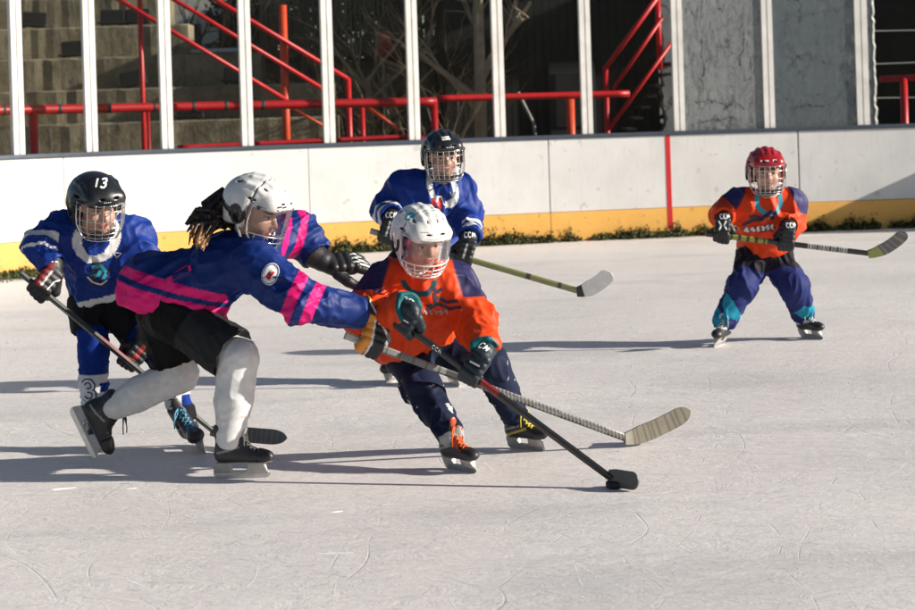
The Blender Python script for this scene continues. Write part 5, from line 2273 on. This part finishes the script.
    for k in range(130):
        a_ = rg.normal(size=3) * .023
        b_ = rg.normal(size=3) * .020
        e_ = rg.normal(size=3) * .013
        path = [p0 + V3(a_), P(223, 213, 7.90) + V3(a_ * 1.1), P(209, 219, 7.86) + V3(b_ * 1.1)]
        if k % 5 == 0:      # loose curls towards the left
            path += [P(197, 217, 7.86) + V3(b_), P(191, 224, 7.85) + V3(b_ * .9)]
        else:
            path += [P(203, 229, 7.80) + V3(e_ * 1.2), P(199, 240 + rg.uniform(-4, 6), 7.765) + V3(e_)]
        for u, w_, r0, r1 in zip(path[:-1], path[1:], (.0085, .009, .0075, .006), (.009, .0075, .006, .003)):
            S.cone(u, w_, r0, r1, .003)
    v, q = S.build(.0034, 0)
    tip = sm(A(P(203, 228, 7.83))[2] - v[:, 2] + (A(P(203, 228, 7.83))[0] - v[:, 0]) * .7, -.02, .03)
    st = perlin(v * A((60, 60, 60))) * .5 + .75
    c = lerpc(solid(v, (.026, .016, .011)), (.34, .17, .07), tip * sm(v[:, 0], A(P(190, 230, 7.8))[0], A(P(197, 230, 7.8))[0])) * st[:, None]
    link('hair', npmesh(v, q, np.clip(c, .004, 1)), M_hair, root)
    printed('lettering', M_mark_g, hm, word('----', .012), H(.06, -.09, .085), H.d(.9, .4, -.1), H.d(0, 0, 1), .003, hm, reach=.12)
    printed('lettering', M_mark_d, hm, [[(x, y) for x, y in s_] for s_ in ([(-.012, 0), (.012, .003)], [(.018, 0), (.04, .003)])], H(.11, -.05, .062), H.d(.4, .9, 0), H.d(0, 0, 1), .006, hm, reach=.12)

    def sc1(t_, k):
        if t_ < .05:
            return (.42, .41, .38)
        if t_ < .34:
            return (.16, .16, .155) if int(t_ * 200) % 9 else (.05, .05, .05)
        if t_ < .46:
            return (.02, .02, .02)
        chk = (int(t_ * 150) + (k // 2)) % 2
        return (.20, .195, .18) if chk else (.02, .02, .02)
    make_stick('grey checkered hockey stick stretched out by the player in blue and pink', butt - sdir * .03, heel, P(686, 411, 8.32), sc1,
               lambda t_, k: ((.22, .20, .15) if int(t_ * 46) % 3 else (.12, .11, .085)) if t_ > .16 else (.26, .24, .20), bl_h=.074, face=(0, -1, 0), arc=.16)


# ------------------------------------------------------------------ 3  boy number 13 in blue at the left
def player_thirteen():
    DEPTH[0] = 0.16
    root = empty('person', P(110, 445, 8.55), 'player in royal blue jersey with black helmet numbered 13 at the far left', 'person')
    root.location.z = 0
    H = head_frame(P(96, 205, 8.42), (.56, -.76, -.34), (-.10, 0, 1), 1.0)
    butt, heel = P(26, 277.5, 8.32), P(214, 432, 8.56)
    sdir = (heel - butt).normalized()
    elA, elB = P(41, 246, 8.44), P(152, 290, 8.50)
    hA = hand_on(butt + sdir * .075, sdir, (-.1, -.35, -1), (-.7, -.7, .25), elA, 1.02)
    hB = hand_on(P(130, 360.5, 8.50), -sdir, (-.5, -.2, -.9), (.6, -.8, .1), elB, .95)
    skA = skate_frame(G(95, 449), (.2, -.98, 0), (0, 0, 1), .92)
    skB = skate_frame(G(200, 449), (.30, -.95, 0), (-.46, -.02, .88), .92)
    J = dict(pelvis=P(102, 292, 8.62), chest=P(98, 252, 8.55), neck=P(97, 232, 8.50),
             shA=P(60, 232, 8.52), elA=elA, wrA=hA.wr, handA=hA(.05, 0, 0),
             shB=P(134, 237, 8.57), elB=elB, wrB=hB.wr, handB=hB(.05, 0, 0),
             hipA=P(90, 305, 8.62), knA=P(94, 348, 8.56), anA=skA(-.01, 0, .14), toeA=skA(.12, 0, .09),
             hipB=P(114, 305, 8.64), knB=P(160, 352, 8.56), anB=skB(-.01, 0, .14), toeB=skB(.12, 0, .09))
    make_body(root, H, J, (.05, .03, .02))
    hm = make_helmet(root, H, (.012, .012, .014), face='cage', wire=M_wire_c, style=2)
    printed('number', M_mark_w, hm, word('13', .036, .62, .22), P(99, 183, 8.3), (1, 0, -.08), UP, .0078, hm, reach=.2)
    printed('lettering', M_mark_w, hm, word('----', .010), H(.12, -.012, .062), H.d(-.1, 1, 0), H.d(0, 0, 1), .003, hm, reach=.12)
    printed('emblem', M_mark_g, hm, [[(-.02, 0), (.0, .010), (.02, 0)]], P(94, 173, 8.3), (1, 0, -.05), UP, .007, hm, reach=.2)

    def cj(v, g):
        c = solid(v, ROYAL)
        rel = v - A(J['neck'])
        a_, b_ = rel @ A(g['up']), rel @ A(g['side'])
        d = rel @ A(g['down'])
        t_ = (v - A(J['pelvis'])) @ A(g['down'])
        arm = np.zeros(len(v), bool)
        for q in 'AB':
            ta, da = seg(v, J['sh' + q], J['el' + q]); tb, db = seg(v, J['el' + q], J['wr' + q])
            arm |= (db < .085) | ((da < .09) & (ta > .5))
        d_ = (J['wrA'] - J['shA']).normalized()
        s_ = (v - A(J['shA'])) @ A(d_)
        for lo_, hi_ in ((.075, .108), (.138, .150)):
            c = lerpc(c, WHITE * .9, ((s_ > lo_) & (s_ < hi_) & (b_ < -.155)).astype(np.float32))
        hn = V3((.2, 0, -1)).normalized()
        h_ = (v - A(J['pelvis'] + V3(g['down']) * .045)) @ -A(hn)
        c = lerpc(c, WHITE, ((h_ < .024) & ~arm).astype(np.float32))
        ring = (np.abs(np.hypot(b_, a_ * 1.15) - .080) < .021) & (a_ > -.12)
        c = lerpc(c, WHITE, ring.astype(np.float32))
        return c
    lay = [((-.3, 0, -1), .10, .012, 31), ((.8, 0, -.5), .08, .010, 32, J['pelvis'] + UP * .1, .2), ((1, 0, -.3), .06, .010, 33, J['elA'], .12), ((.1, 0, 1), .05, .004, 34)]
    je = make_jersey(root, J, cj, hem=.045, r=(.15, .142, .080, .076, .062), layers=lay, hem_dir=(.2, 0, -1), neck_cut=.07)
    ct = P(98, 276, 8.4)
    xd = (J['shB'] - J['shA']).normalized()
    bv = surf_of(je)
    pl = [(-.03, .05), (.02, .06), (.05, .03), (.06, -.02), (.03, -.055), (-.03, -.05), (-.055, -.01)]
    printed('crest', M_mark_d, bv, [('fill', pl, 0, 0)], ct, xd, UP, .01, je)
    printed('crest_mark', M_mark_t, bv, [[(-.03, .03), (.01, .04), (.035, .01), (.02, -.02)], [(-.03, -.01), (.0, .0), (.01, .02)]], ct, xd, UP, .015, je, lift=.0045)
    printed('crest_mark', M_mark_w, bv, [[(-.045, -.012), (-.02, -.035), (.015, -.042), (.04, -.02)]], ct, xd, UP, .007, je, lift=.0048)
    printed('emblem', M_mark_w, bv, [[(-.016, .008), (.0, -.012), (.018, .010), (-.016, .008)]], P(117, 256, 8.4), xd, UP, .004, je)

    def gA(l):
        x, y, z = l[:, 0], l[:, 1], l[:, 2]
        c = solid(l, (.014, .014, .016))
        c = lerpc(c, (.16, .012, .014), ((z < -.012) & (x > -.02) & (x < .10)).astype(np.float32))
        c = lerpc(c, WHITE * .8, ((np.abs(z + .012) < .004) & (x > .01) & (x < .09) & (y > 0)).astype(np.float32))
        return c
    go = make_glove(root, hA, gA, 1.0)
    ar = hA.R @ hA.arm
    printed('lettering', M_mark_w, go, word('----', .022), hA.o + ar * .06 + V3((0, -.04, 0)), V3((1, .2, -.15)), V3((.15, 0, 1)), .005, go)
    printed('stripe', M_mark_w, go, [[(-.03, -.03), (.0, .0), (.025, .006)]], hA(.05, .05, .02), V3((1, .2, 0)), UP, .006, go)
    g2 = make_glove(root, hB, lambda l: lerpc(solid(l, (.014, .014, .016)), (.30, .02, .02), ((np.abs(l[:, 2]) < .01) & (l[:, 0] > 0) & (l[:, 0] < .08)).astype(np.float32)), 1.0)
    sg = [(J['hipA'] + UP * .01, J['hipB'] + UP * .01, .088, .088)]
    for q in 'AB':
        e_ = J['hip' + q].lerp(J['kn' + q], .42)
        d_ = (J['kn' + q] - J['hip' + q]).normalized()
        sg += [(J['hip' + q], e_ + d_ * .04, .088, .094), ('cut', e_ + d_ * .14, e_ + d_ * .13, .13, .13)]
    make_limbs(root, 'shorts', sg, lambda v: solid(v, (.009, .009, .011)), M_nylon, [((0, .2, 1), .07, .008, 41)])

    def csock(v):
        c = solid(v, ROYAL * 1.05)
        for q in 'AB':
            t_, d = seg(v, J['kn' + q], J['an' + q])
            m = (t_ > .36) & (t_ < .80) & (d < .1)
            c = lerpc(c, WHITE, m.astype(np.float32))
            blu = m & (v[:, 0] > (J['kn' + q].x * (1 - .6) + J['an' + q].x * .6 + .035)) & ((np.abs(t_ - .53) < .07) | (np.abs(t_ - .74) < .06))
            c = lerpc(c, ROYAL, blu.astype(np.float32))
            c = lerpc(c, (.01, .01, .012), ((t_ > .82) & (d < .1)).astype(np.float32))
        return c
    sg = []
    for q in 'AB':
        sg += [(J['hip' + q].lerp(J['kn' + q], .5), J['kn' + q], .066, .066), (J['kn' + q], J['kn' + q].lerp(J['an' + q], .5), .068, .060), (J['kn' + q].lerp(J['an' + q], .5), J['an' + q] + UP * .03, .060, .050)]
    so_ = make_limbs(root, 'socks', sg, csock, M_knit, [((1, 0, .2), .05, .006, 42), ((0, 0, 1), .08, .006, 43)], k=.02)
    bv = surf_of(so_)
    for q, dx in (('A', -.012), ('B', -.01)):
        n_ = J['kn' + q].lerp(J['an' + q], .58) + V3((dx, -.1, 0))
        ad = (J['kn' + q] - J['an' + q]).normalized()
        st_ = [[((u - .5) * .055, (v_ - .5) * .085) for u, v_ in s_] for s_ in GLYPH['3']]
        printed('number', M_mark_n, bv, st_, n_, V3((1, 0, 0)), ad, .022, so_)
        printed('number_fill', M_mark_w, bv, st_, n_, V3((1, 0, 0)), ad, .010, so_, lift=.0045)
    make_skate(root, skA)
    make_skate(root, skB, boot=(.014, .02, .035), lace=(.10, .30, .42), toe=(.02, .02, .022))

    def sc1(t_, k):
        if t_ < .05:
            return (.02, .02, .02)
        if .40 < t_ < .55 and k in (2, 3):
            return (.30, .02, .02)
        return (.014, .017, .016)
    st_, sh_, bl_ = make_stick('black hockey stick held across the legs of the number 13 player', butt - sdir * .03, heel, P(292, 440, 8.28), sc1,
                               lambda t_, k: (.17, .155, .13) if (int(t_ * 40) % 2 and t_ > .2) else (.10, .095, .08), bl_h=.064, face=(0, -1, 0), upv=(0, .3, 1), arc=.03)
    printed('lettering', M_mark_w, sh_, word('----', .013, .8, .3), P(66, 311.5, 8.38) + V3((0, -.03, 0)), sdir, sdir.cross(Vector((0, -1, 0))) * -1, .003, sh_, reach=.06)


# ------------------------------------------------------------------ 4  boy in blue behind
def player_back():
    DEPTH[0] = 0.03
    root = empty('person', P(420, 375, 10.6), 'player in royal blue jersey with white collar and black caged helmet, standing at the back', 'person')
    root.location.z = 0
    H = head_frame(P(443, 156, 10.50), (.24, -.95, -.14), (-.05, 0, 1), .97)
    butt, heel = P(376, 232.5, 10.36), P(579, 291, 10.25)
    sdir = (heel - butt).normalized()
    elA, elB = P(386, 211, 10.60), P(468, 216, 10.60)
    hA = hand_on(butt + sdir * .06, sdir, (.1, -.3, -1), (-.3, -.9, .3), elA, 1.0)
    hB = hand_on(P(464, 258, 10.33), -sdir, (-.15, -.3, -1), (.4, -.9, .1), elB, 1.0)
    skA = skate_frame(G(392, 382), (-.15, -1, 0), (0, 0, 1), .95)
    skB = skate_frame(G(452, 384), (.25, -1, 0), (0, 0, 1), .95)
    J = dict(pelvis=P(424, 262, 10.72), chest=P(430, 206, 10.62), neck=P(442, 182, 10.58),
             shA=P(400, 188, 10.60), elA=elA, wrA=hA.wr, handA=hA(.05, 0, 0),
             shB=P(460, 190, 10.62), elB=elB, wrB=hB.wr, handB=hB(.05, 0, 0),
             hipA=P(408, 268, 10.70), knA=P(400, 318, 10.58), anA=skA(-.01, 0, .14), toeA=skA(.12, 0, .09),
             hipB=P(440, 268, 10.72), knB=P(447, 318, 10.60), anB=skB(-.01, 0, .14), toeB=skB(.12, 0, .09))
    make_body(root, H, J, (.035, .022, .015))
    hm = make_helmet(root, H, (.012, .012, .014), face='cage', wire=M_wire_c)
    printed('lettering', M_mark_w, hm, word('----', .013), H(.118, .01, .066), H.d(-.1, 1, 0), H.d(0, 0, 1), .0045, hm, reach=.12)
    printed('emblem', M_mark_w, hm, [[(-.022, 0), (.022, .0)], [(-.02, .012), (.02, .012)]], H(.105, .0, .108), H.d(-.1, 1, 0), H.d(-.3, 0, 1), .010, hm, reach=.12)

    def cj(v, g):
        c = solid(v, ROYAL)
        rel = v - A(J['neck'])
        a_, b_ = rel @ A(g['up']), rel @ A(g['side'])
        for q in 'AB':
            tb, db = seg(v, J['el' + q], J['wr' + q])
            ta, da = seg(v, J['sh' + q], J['el' + q])
            d_ = (J['wr' + q] - J['sh' + q]).normalized()
            s_ = (v - A(J['wr' + q])) @ A(d_)
            arm = (np.minimum(da, db) < .095) & ((b_ > .10) if q == 'B' else (b_ < -.10))
            for lo_, hi_ in ((-.095, -.068), (-.045, -.018)):
                c = lerpc(c, WHITE * .9, ((s_ > lo_) & (s_ < hi_) & arm).astype(np.float32))
        ring = (np.abs(np.hypot(b_, a_ * .95) - .070) < .015) & (np.abs(b_) > .018) & (a_ > -.11)
        return lerpc(c, WHITE, ring.astype(np.float32))
    lay = [((-.25, 0, -1), .11, .013, 51), ((.7, 0, -.7), .08, .010, 52, J['chest'], .25), ((1, 0, -.3), .06, .009, 53, J['elA'], .12), ((1, 0, .4), .06, .009, 54, J['elB'], .12)]
    je = make_jersey(root, J, cj, hem=.10, r=(.170, .160, .082, .074, .064), layers=lay, neck_cut=.066)
    ct = P(438, 205, 10.4)
    xd = (J['shB'] - J['shA']).normalized()
    bv = surf_of(je)
    pl = [(-.026, .030), (.018, .032), (.03, .0), (.02, -.03), (-.03, -.03), (-.034, .0)]
    printed('crest', M_mark_r, bv, [('fill', pl, 0, 0)], ct, xd, UP, .01, je)
    printed('crest_mark', M_mark_w, bv, [[(-.036, .036), (.022, .040), (.036, .0), (.07, -.012), (.10, .005)]], ct, xd, UP, .007, je, lift=.0045)
    printed('emblem', M_mark_g, bv, [[(-.015, .018), (.0, -.012), (.015, .018)], [(-.012, .004), (.012, .004)]], P(454, 196, 10.4), xd, UP, .008, je)
    for h_ in (hA, hB):
        go = make_glove(root, h_, glove_colors((.013, .013, .015), [(lambda x, y, z: (np.abs(z) < .005) & (x > .02) & (x < .1) & (y > .0), (.5, .5, .5))]), 1.0)
        ar = h_.R @ h_.arm
        printed('lettering', M_mark_w, go, word('CCM', .024), h_.o + ar * .06 + V3((0, -.04, 0)), V3((1, 0, 0)), UP, .005, go)
    sg = [(J['hipA'], J['hipB'], .12, .12), (J['pelvis'], J['pelvis'] + DW * .05, .13, .12)]
    for q in 'AB':
        sg += [(J['hip' + q], J['kn' + q], .115, .10)]
    make_limbs(root, 'shorts', sg, lambda v: solid(v, (.010, .010, .013)), M_nylon, [((0, .2, 1), .07, .008, 61)])
    sg = []
    for q in 'AB':
        sg += [(J['kn' + q], J['an' + q] + UP * .03, .072, .055)]
    make_limbs(root, 'socks', sg, lambda v: solid(v, ROYAL), M_knit, [((0, 0, 1), .08, .006, 63)], k=.02)
    make_skate(root, skA)
    make_skate(root, skB)

    def sc1(t_, k):
        if t_ < .05:
            return (.3, .3, .3)
        if t_ > .46:
            return ((.24, .25, .09) if k in (3, 4, 5, 6) else (.06, .065, .02)) if int(t_ * 60) % 9 or t_ < .7 else (.05, .05, .03)
        return (.02, .02, .02)
    make_stick('olive green hockey stick held low by the player in blue at the back', butt - sdir * .03, heel, P(612, 271, 10.2), sc1,
               lambda t_, k: (.015, .015, .015) if t_ < .20 else (.78, .77, .74), bl_h=.078, face=(0, -1, 0))


# ------------------------------------------------------------------ 5  small player in orange with the red helmet
def player_red():
    DEPTH[0] = -0.2
    root = empty('person', P(765, 340, 12.05), 'small player in orange jersey and red helmet standing alone near the boards', 'person')
    root.location.z = 0
    H = head_frame(P(766, 171.5, 11.86), (.02, -1, -.10), (0, 0, 1), 1.0)
    butt, heel = P(711, 234.5, 11.80), P(870, 253.5, 11.72)
    sdir = (heel - butt).normalized()
    elA, elB = P(722, 214, 11.98), P(791, 225, 12.0)
    hA = hand_on(butt + sdir * .06, sdir, (.1, -.35, -1), (-.35, -.9, .3), elA, 1.0)
    hB = hand_on(butt.lerp(heel, .475), -sdir, (-.25, -.35, -1), (.4, -.9, .1), elB, 1.0)
    skA = skate_frame(G(721, 345), (-.42, -.9, 0), (.22, 0, .97), .84)
    skB = skate_frame(G(808, 338), (.50, -.86, 0), (-.22, 0, .97), .84)
    J = dict(pelvis=P(765, 250, 12.12), chest=P(765, 217, 12.02), neck=P(767, 196, 11.97),
             shA=P(739, 203, 11.99), elA=elA, wrA=hA.wr, handA=hA(.05, 0, 0),
             shB=P(792, 204, 12.0), elB=elB, wrB=hB.wr, handB=hB(.05, 0, 0),
             hipA=P(755, 258, 12.10), knA=P(742, 286, 11.98), anA=skA(-.01, 0, .14), toeA=skA(.12, 0, .09),
             hipB=P(776, 258, 12.12), knB=P(794, 287, 12.02), anB=skB(-.01, 0, .14), toeB=skB(.12, 0, .09))
    make_body(root, H, J, (.05, .03, .02))
    hm = make_helmet(root, H, (.36, .008, .014), face='cage', wire=M_wire_c, wt=.0018)
    printed('lettering', M_mark_w, hm, [[(-.045, 0), (-.035, 0)], [(-.022, 0), (.0, 0)], [(.025, .002), (.045, .002)]], H(.12, -.005, .078), H.d(0, 1, 0), H.d(0, 0, 1), .009, hm, reach=.12)

    def cj(v, g):
        c = solid(v, ORANGE * A((1, .92, 1)))
        rel = v - A(J['neck'])
        a_, b_ = rel @ A(g['up']), rel @ A(g['side'])
        for q in 'AB':
            t_, d = seg(v, J['sh' + q], J['el' + q])
            outw = (v - A(J['sh' + q])) @ A((J['sh' + q] - J['chest']).normalized())
            m = sm(outw, .016, .024) * sm(.40 - t_ + outw * 1.4, 0, .03)
            c = lerpc(c, A((.030, .026, .11)), m)
        ring = (np.abs(np.hypot(b_, a_ * 1.1) - .070) < .013) & (a_ > -.095)
        return lerpc(c, A((.03, .36, .50)), ring.astype(np.float32))
    lay = [((.2, 0, -1), .10, .012, 71), ((.8, 0, -.5), .08, .011, 72, J['pelvis'] + UP * .1, .2), ((1, 0, -.3), .06, .009, 73, J['elB'], .12), ((1, 0, .4), .06, .009, 74, J['elA'], .12)]
    je = make_jersey(root, J, cj, hem=.035, r=(.168, .152, .080, .074, .062), layers=lay, neck_cut=.07, hem_dir=(.12, 0, -1))
    ct = P(763, 223, 11.85)
    xd = (J['shB'] - J['shA']).normalized()
    bv = surf_of(je)
    bird = [[(-.10, -.02), (-.05, .01), (.0, .02), (.05, .065), (.085, .05)], [(-.02, .015), (.03, .03), (.075, .03)], [(.0, .02), (-.03, .035), (-.07, .03)]]
    printed('crest', M_mark_d, bv, bird, ct, xd, UP, .020, je)
    wd_ = [[(x, y - .035 + x * .16) for x, y in s_] for s_ in script(.165, .036)]
    printed('lettering_edge', M_mark_d, bv, wd_, ct, xd, UP, .016, je, lift=.003)
    printed('lettering', M_mark_w, bv, wd_, ct, xd, UP, .0095, je, lift=.0052)
    for h_, big in ((hA, 1), (hB, 0)):
        go = make_glove(root, h_, glove_colors((.013, .013, .015)), 1.0)
        ar = h_.R @ h_.arm
        printed('lettering', M_mark_w, go, word('CCM', .024), h_.o + ar * .06 + V3((0, -.04, 0)), V3((1, 0, 0)), UP, .006, go)
        if big:
            printed('stripe', M_mark_w, go, [[(-.022, .026), (-.008, .0), (-.022, -.026)], [(.022, .026), (.008, .0), (.022, -.026)]], h_(.045, .05, 0), V3((1, 0, 0)), UP, .009, go)
    def cp(v):
        c = solid(v, (.020, .028, .13))
        n = perlin(v * 9 + 5)
        for q in 'AB':
            t_, d = seg(v, J['kn' + q], J['an' + q])
            sgn = -1 if q == 'A' else 1
            lat = (v[:, 0] - (J['kn' + q].x + (J['an' + q].x - J['kn' + q].x) * t_)) * sgn
            m = (t_ > .48 - lat * 3.0) & (d < .12)
            c = lerpc(c, (.02, .27, .40), (m & (n < .25)).astype(np.float32))
            c = lerpc(c, (.022, .03, .13), ((t_ > .80) & (lat < .0) & (d < .12)).astype(np.float32))
        up_ = (v[:, 2] - A(J['hipA'])[2])
        c = lerpc(c, (.013, .012, .02), sm(up_ + perlin(v * 7) * .05, -.06, -.045))
        return c
    sg = [(J['hipA'] + UP * .03, J['hipB'] + UP * .03, .105, .105)]
    for q in 'AB':
        sg += [(J['hip' + q], J['kn' + q], .098, .086), (J['kn' + q], J['an' + q] + UP * .03, .085, .066)]
    make_limbs(root, 'trousers', sg, cp, M_nylon, [((.1, 0, -1), .07, .010, 81), ((1, .3, -.2), .06, .008, 82, J['anA'] + UP * .08, .12), ((1, .3, .2), .06, .008, 83, J['anB'] + UP * .08, .12)])
    make_skate(root, skA, accents=[(lambda x, y, z: (np.abs(y) > .02) & (np.abs(z - .12 - x * .2) < .008) & (x < .09), (.55, .55, .55))])
    make_skate(root, skB, accents=[(lambda x, y, z: (np.abs(y) > .02) & (np.abs(z - .12 - x * .2) < .008) & (x < .09), (.55, .55, .55))])

    def sc1(t_, k):
        if t_ < .06:
            return (.02, .02, .02)
        if .08 < t_ < .38:
            return (.26, .30, .04) if int(t_ * 60) % 3 else (.03, .03, .02)
        if .62 < t_ < .86:
            return (.45, .45, .43) if int(t_ * 130) % 2 else (.02, .02, .02)
        return (.014, .014, .015)
    make_stick('black and yellow-green hockey stick held raised by the red-helmeted player', butt - sdir * .03, heel, P(906, 229, 11.6), sc1,
               lambda t_, k: (.26, .30, .08) if t_ < .34 else ((.10, .10, .10) if int(t_ * 30) % 4 else (.20, .20, .19)), bl_h=.075, face=(0, -1, 0))


player_front()
player_girl()
player_thirteen()
player_back()
player_red()
DEPTH[0] = 0.0
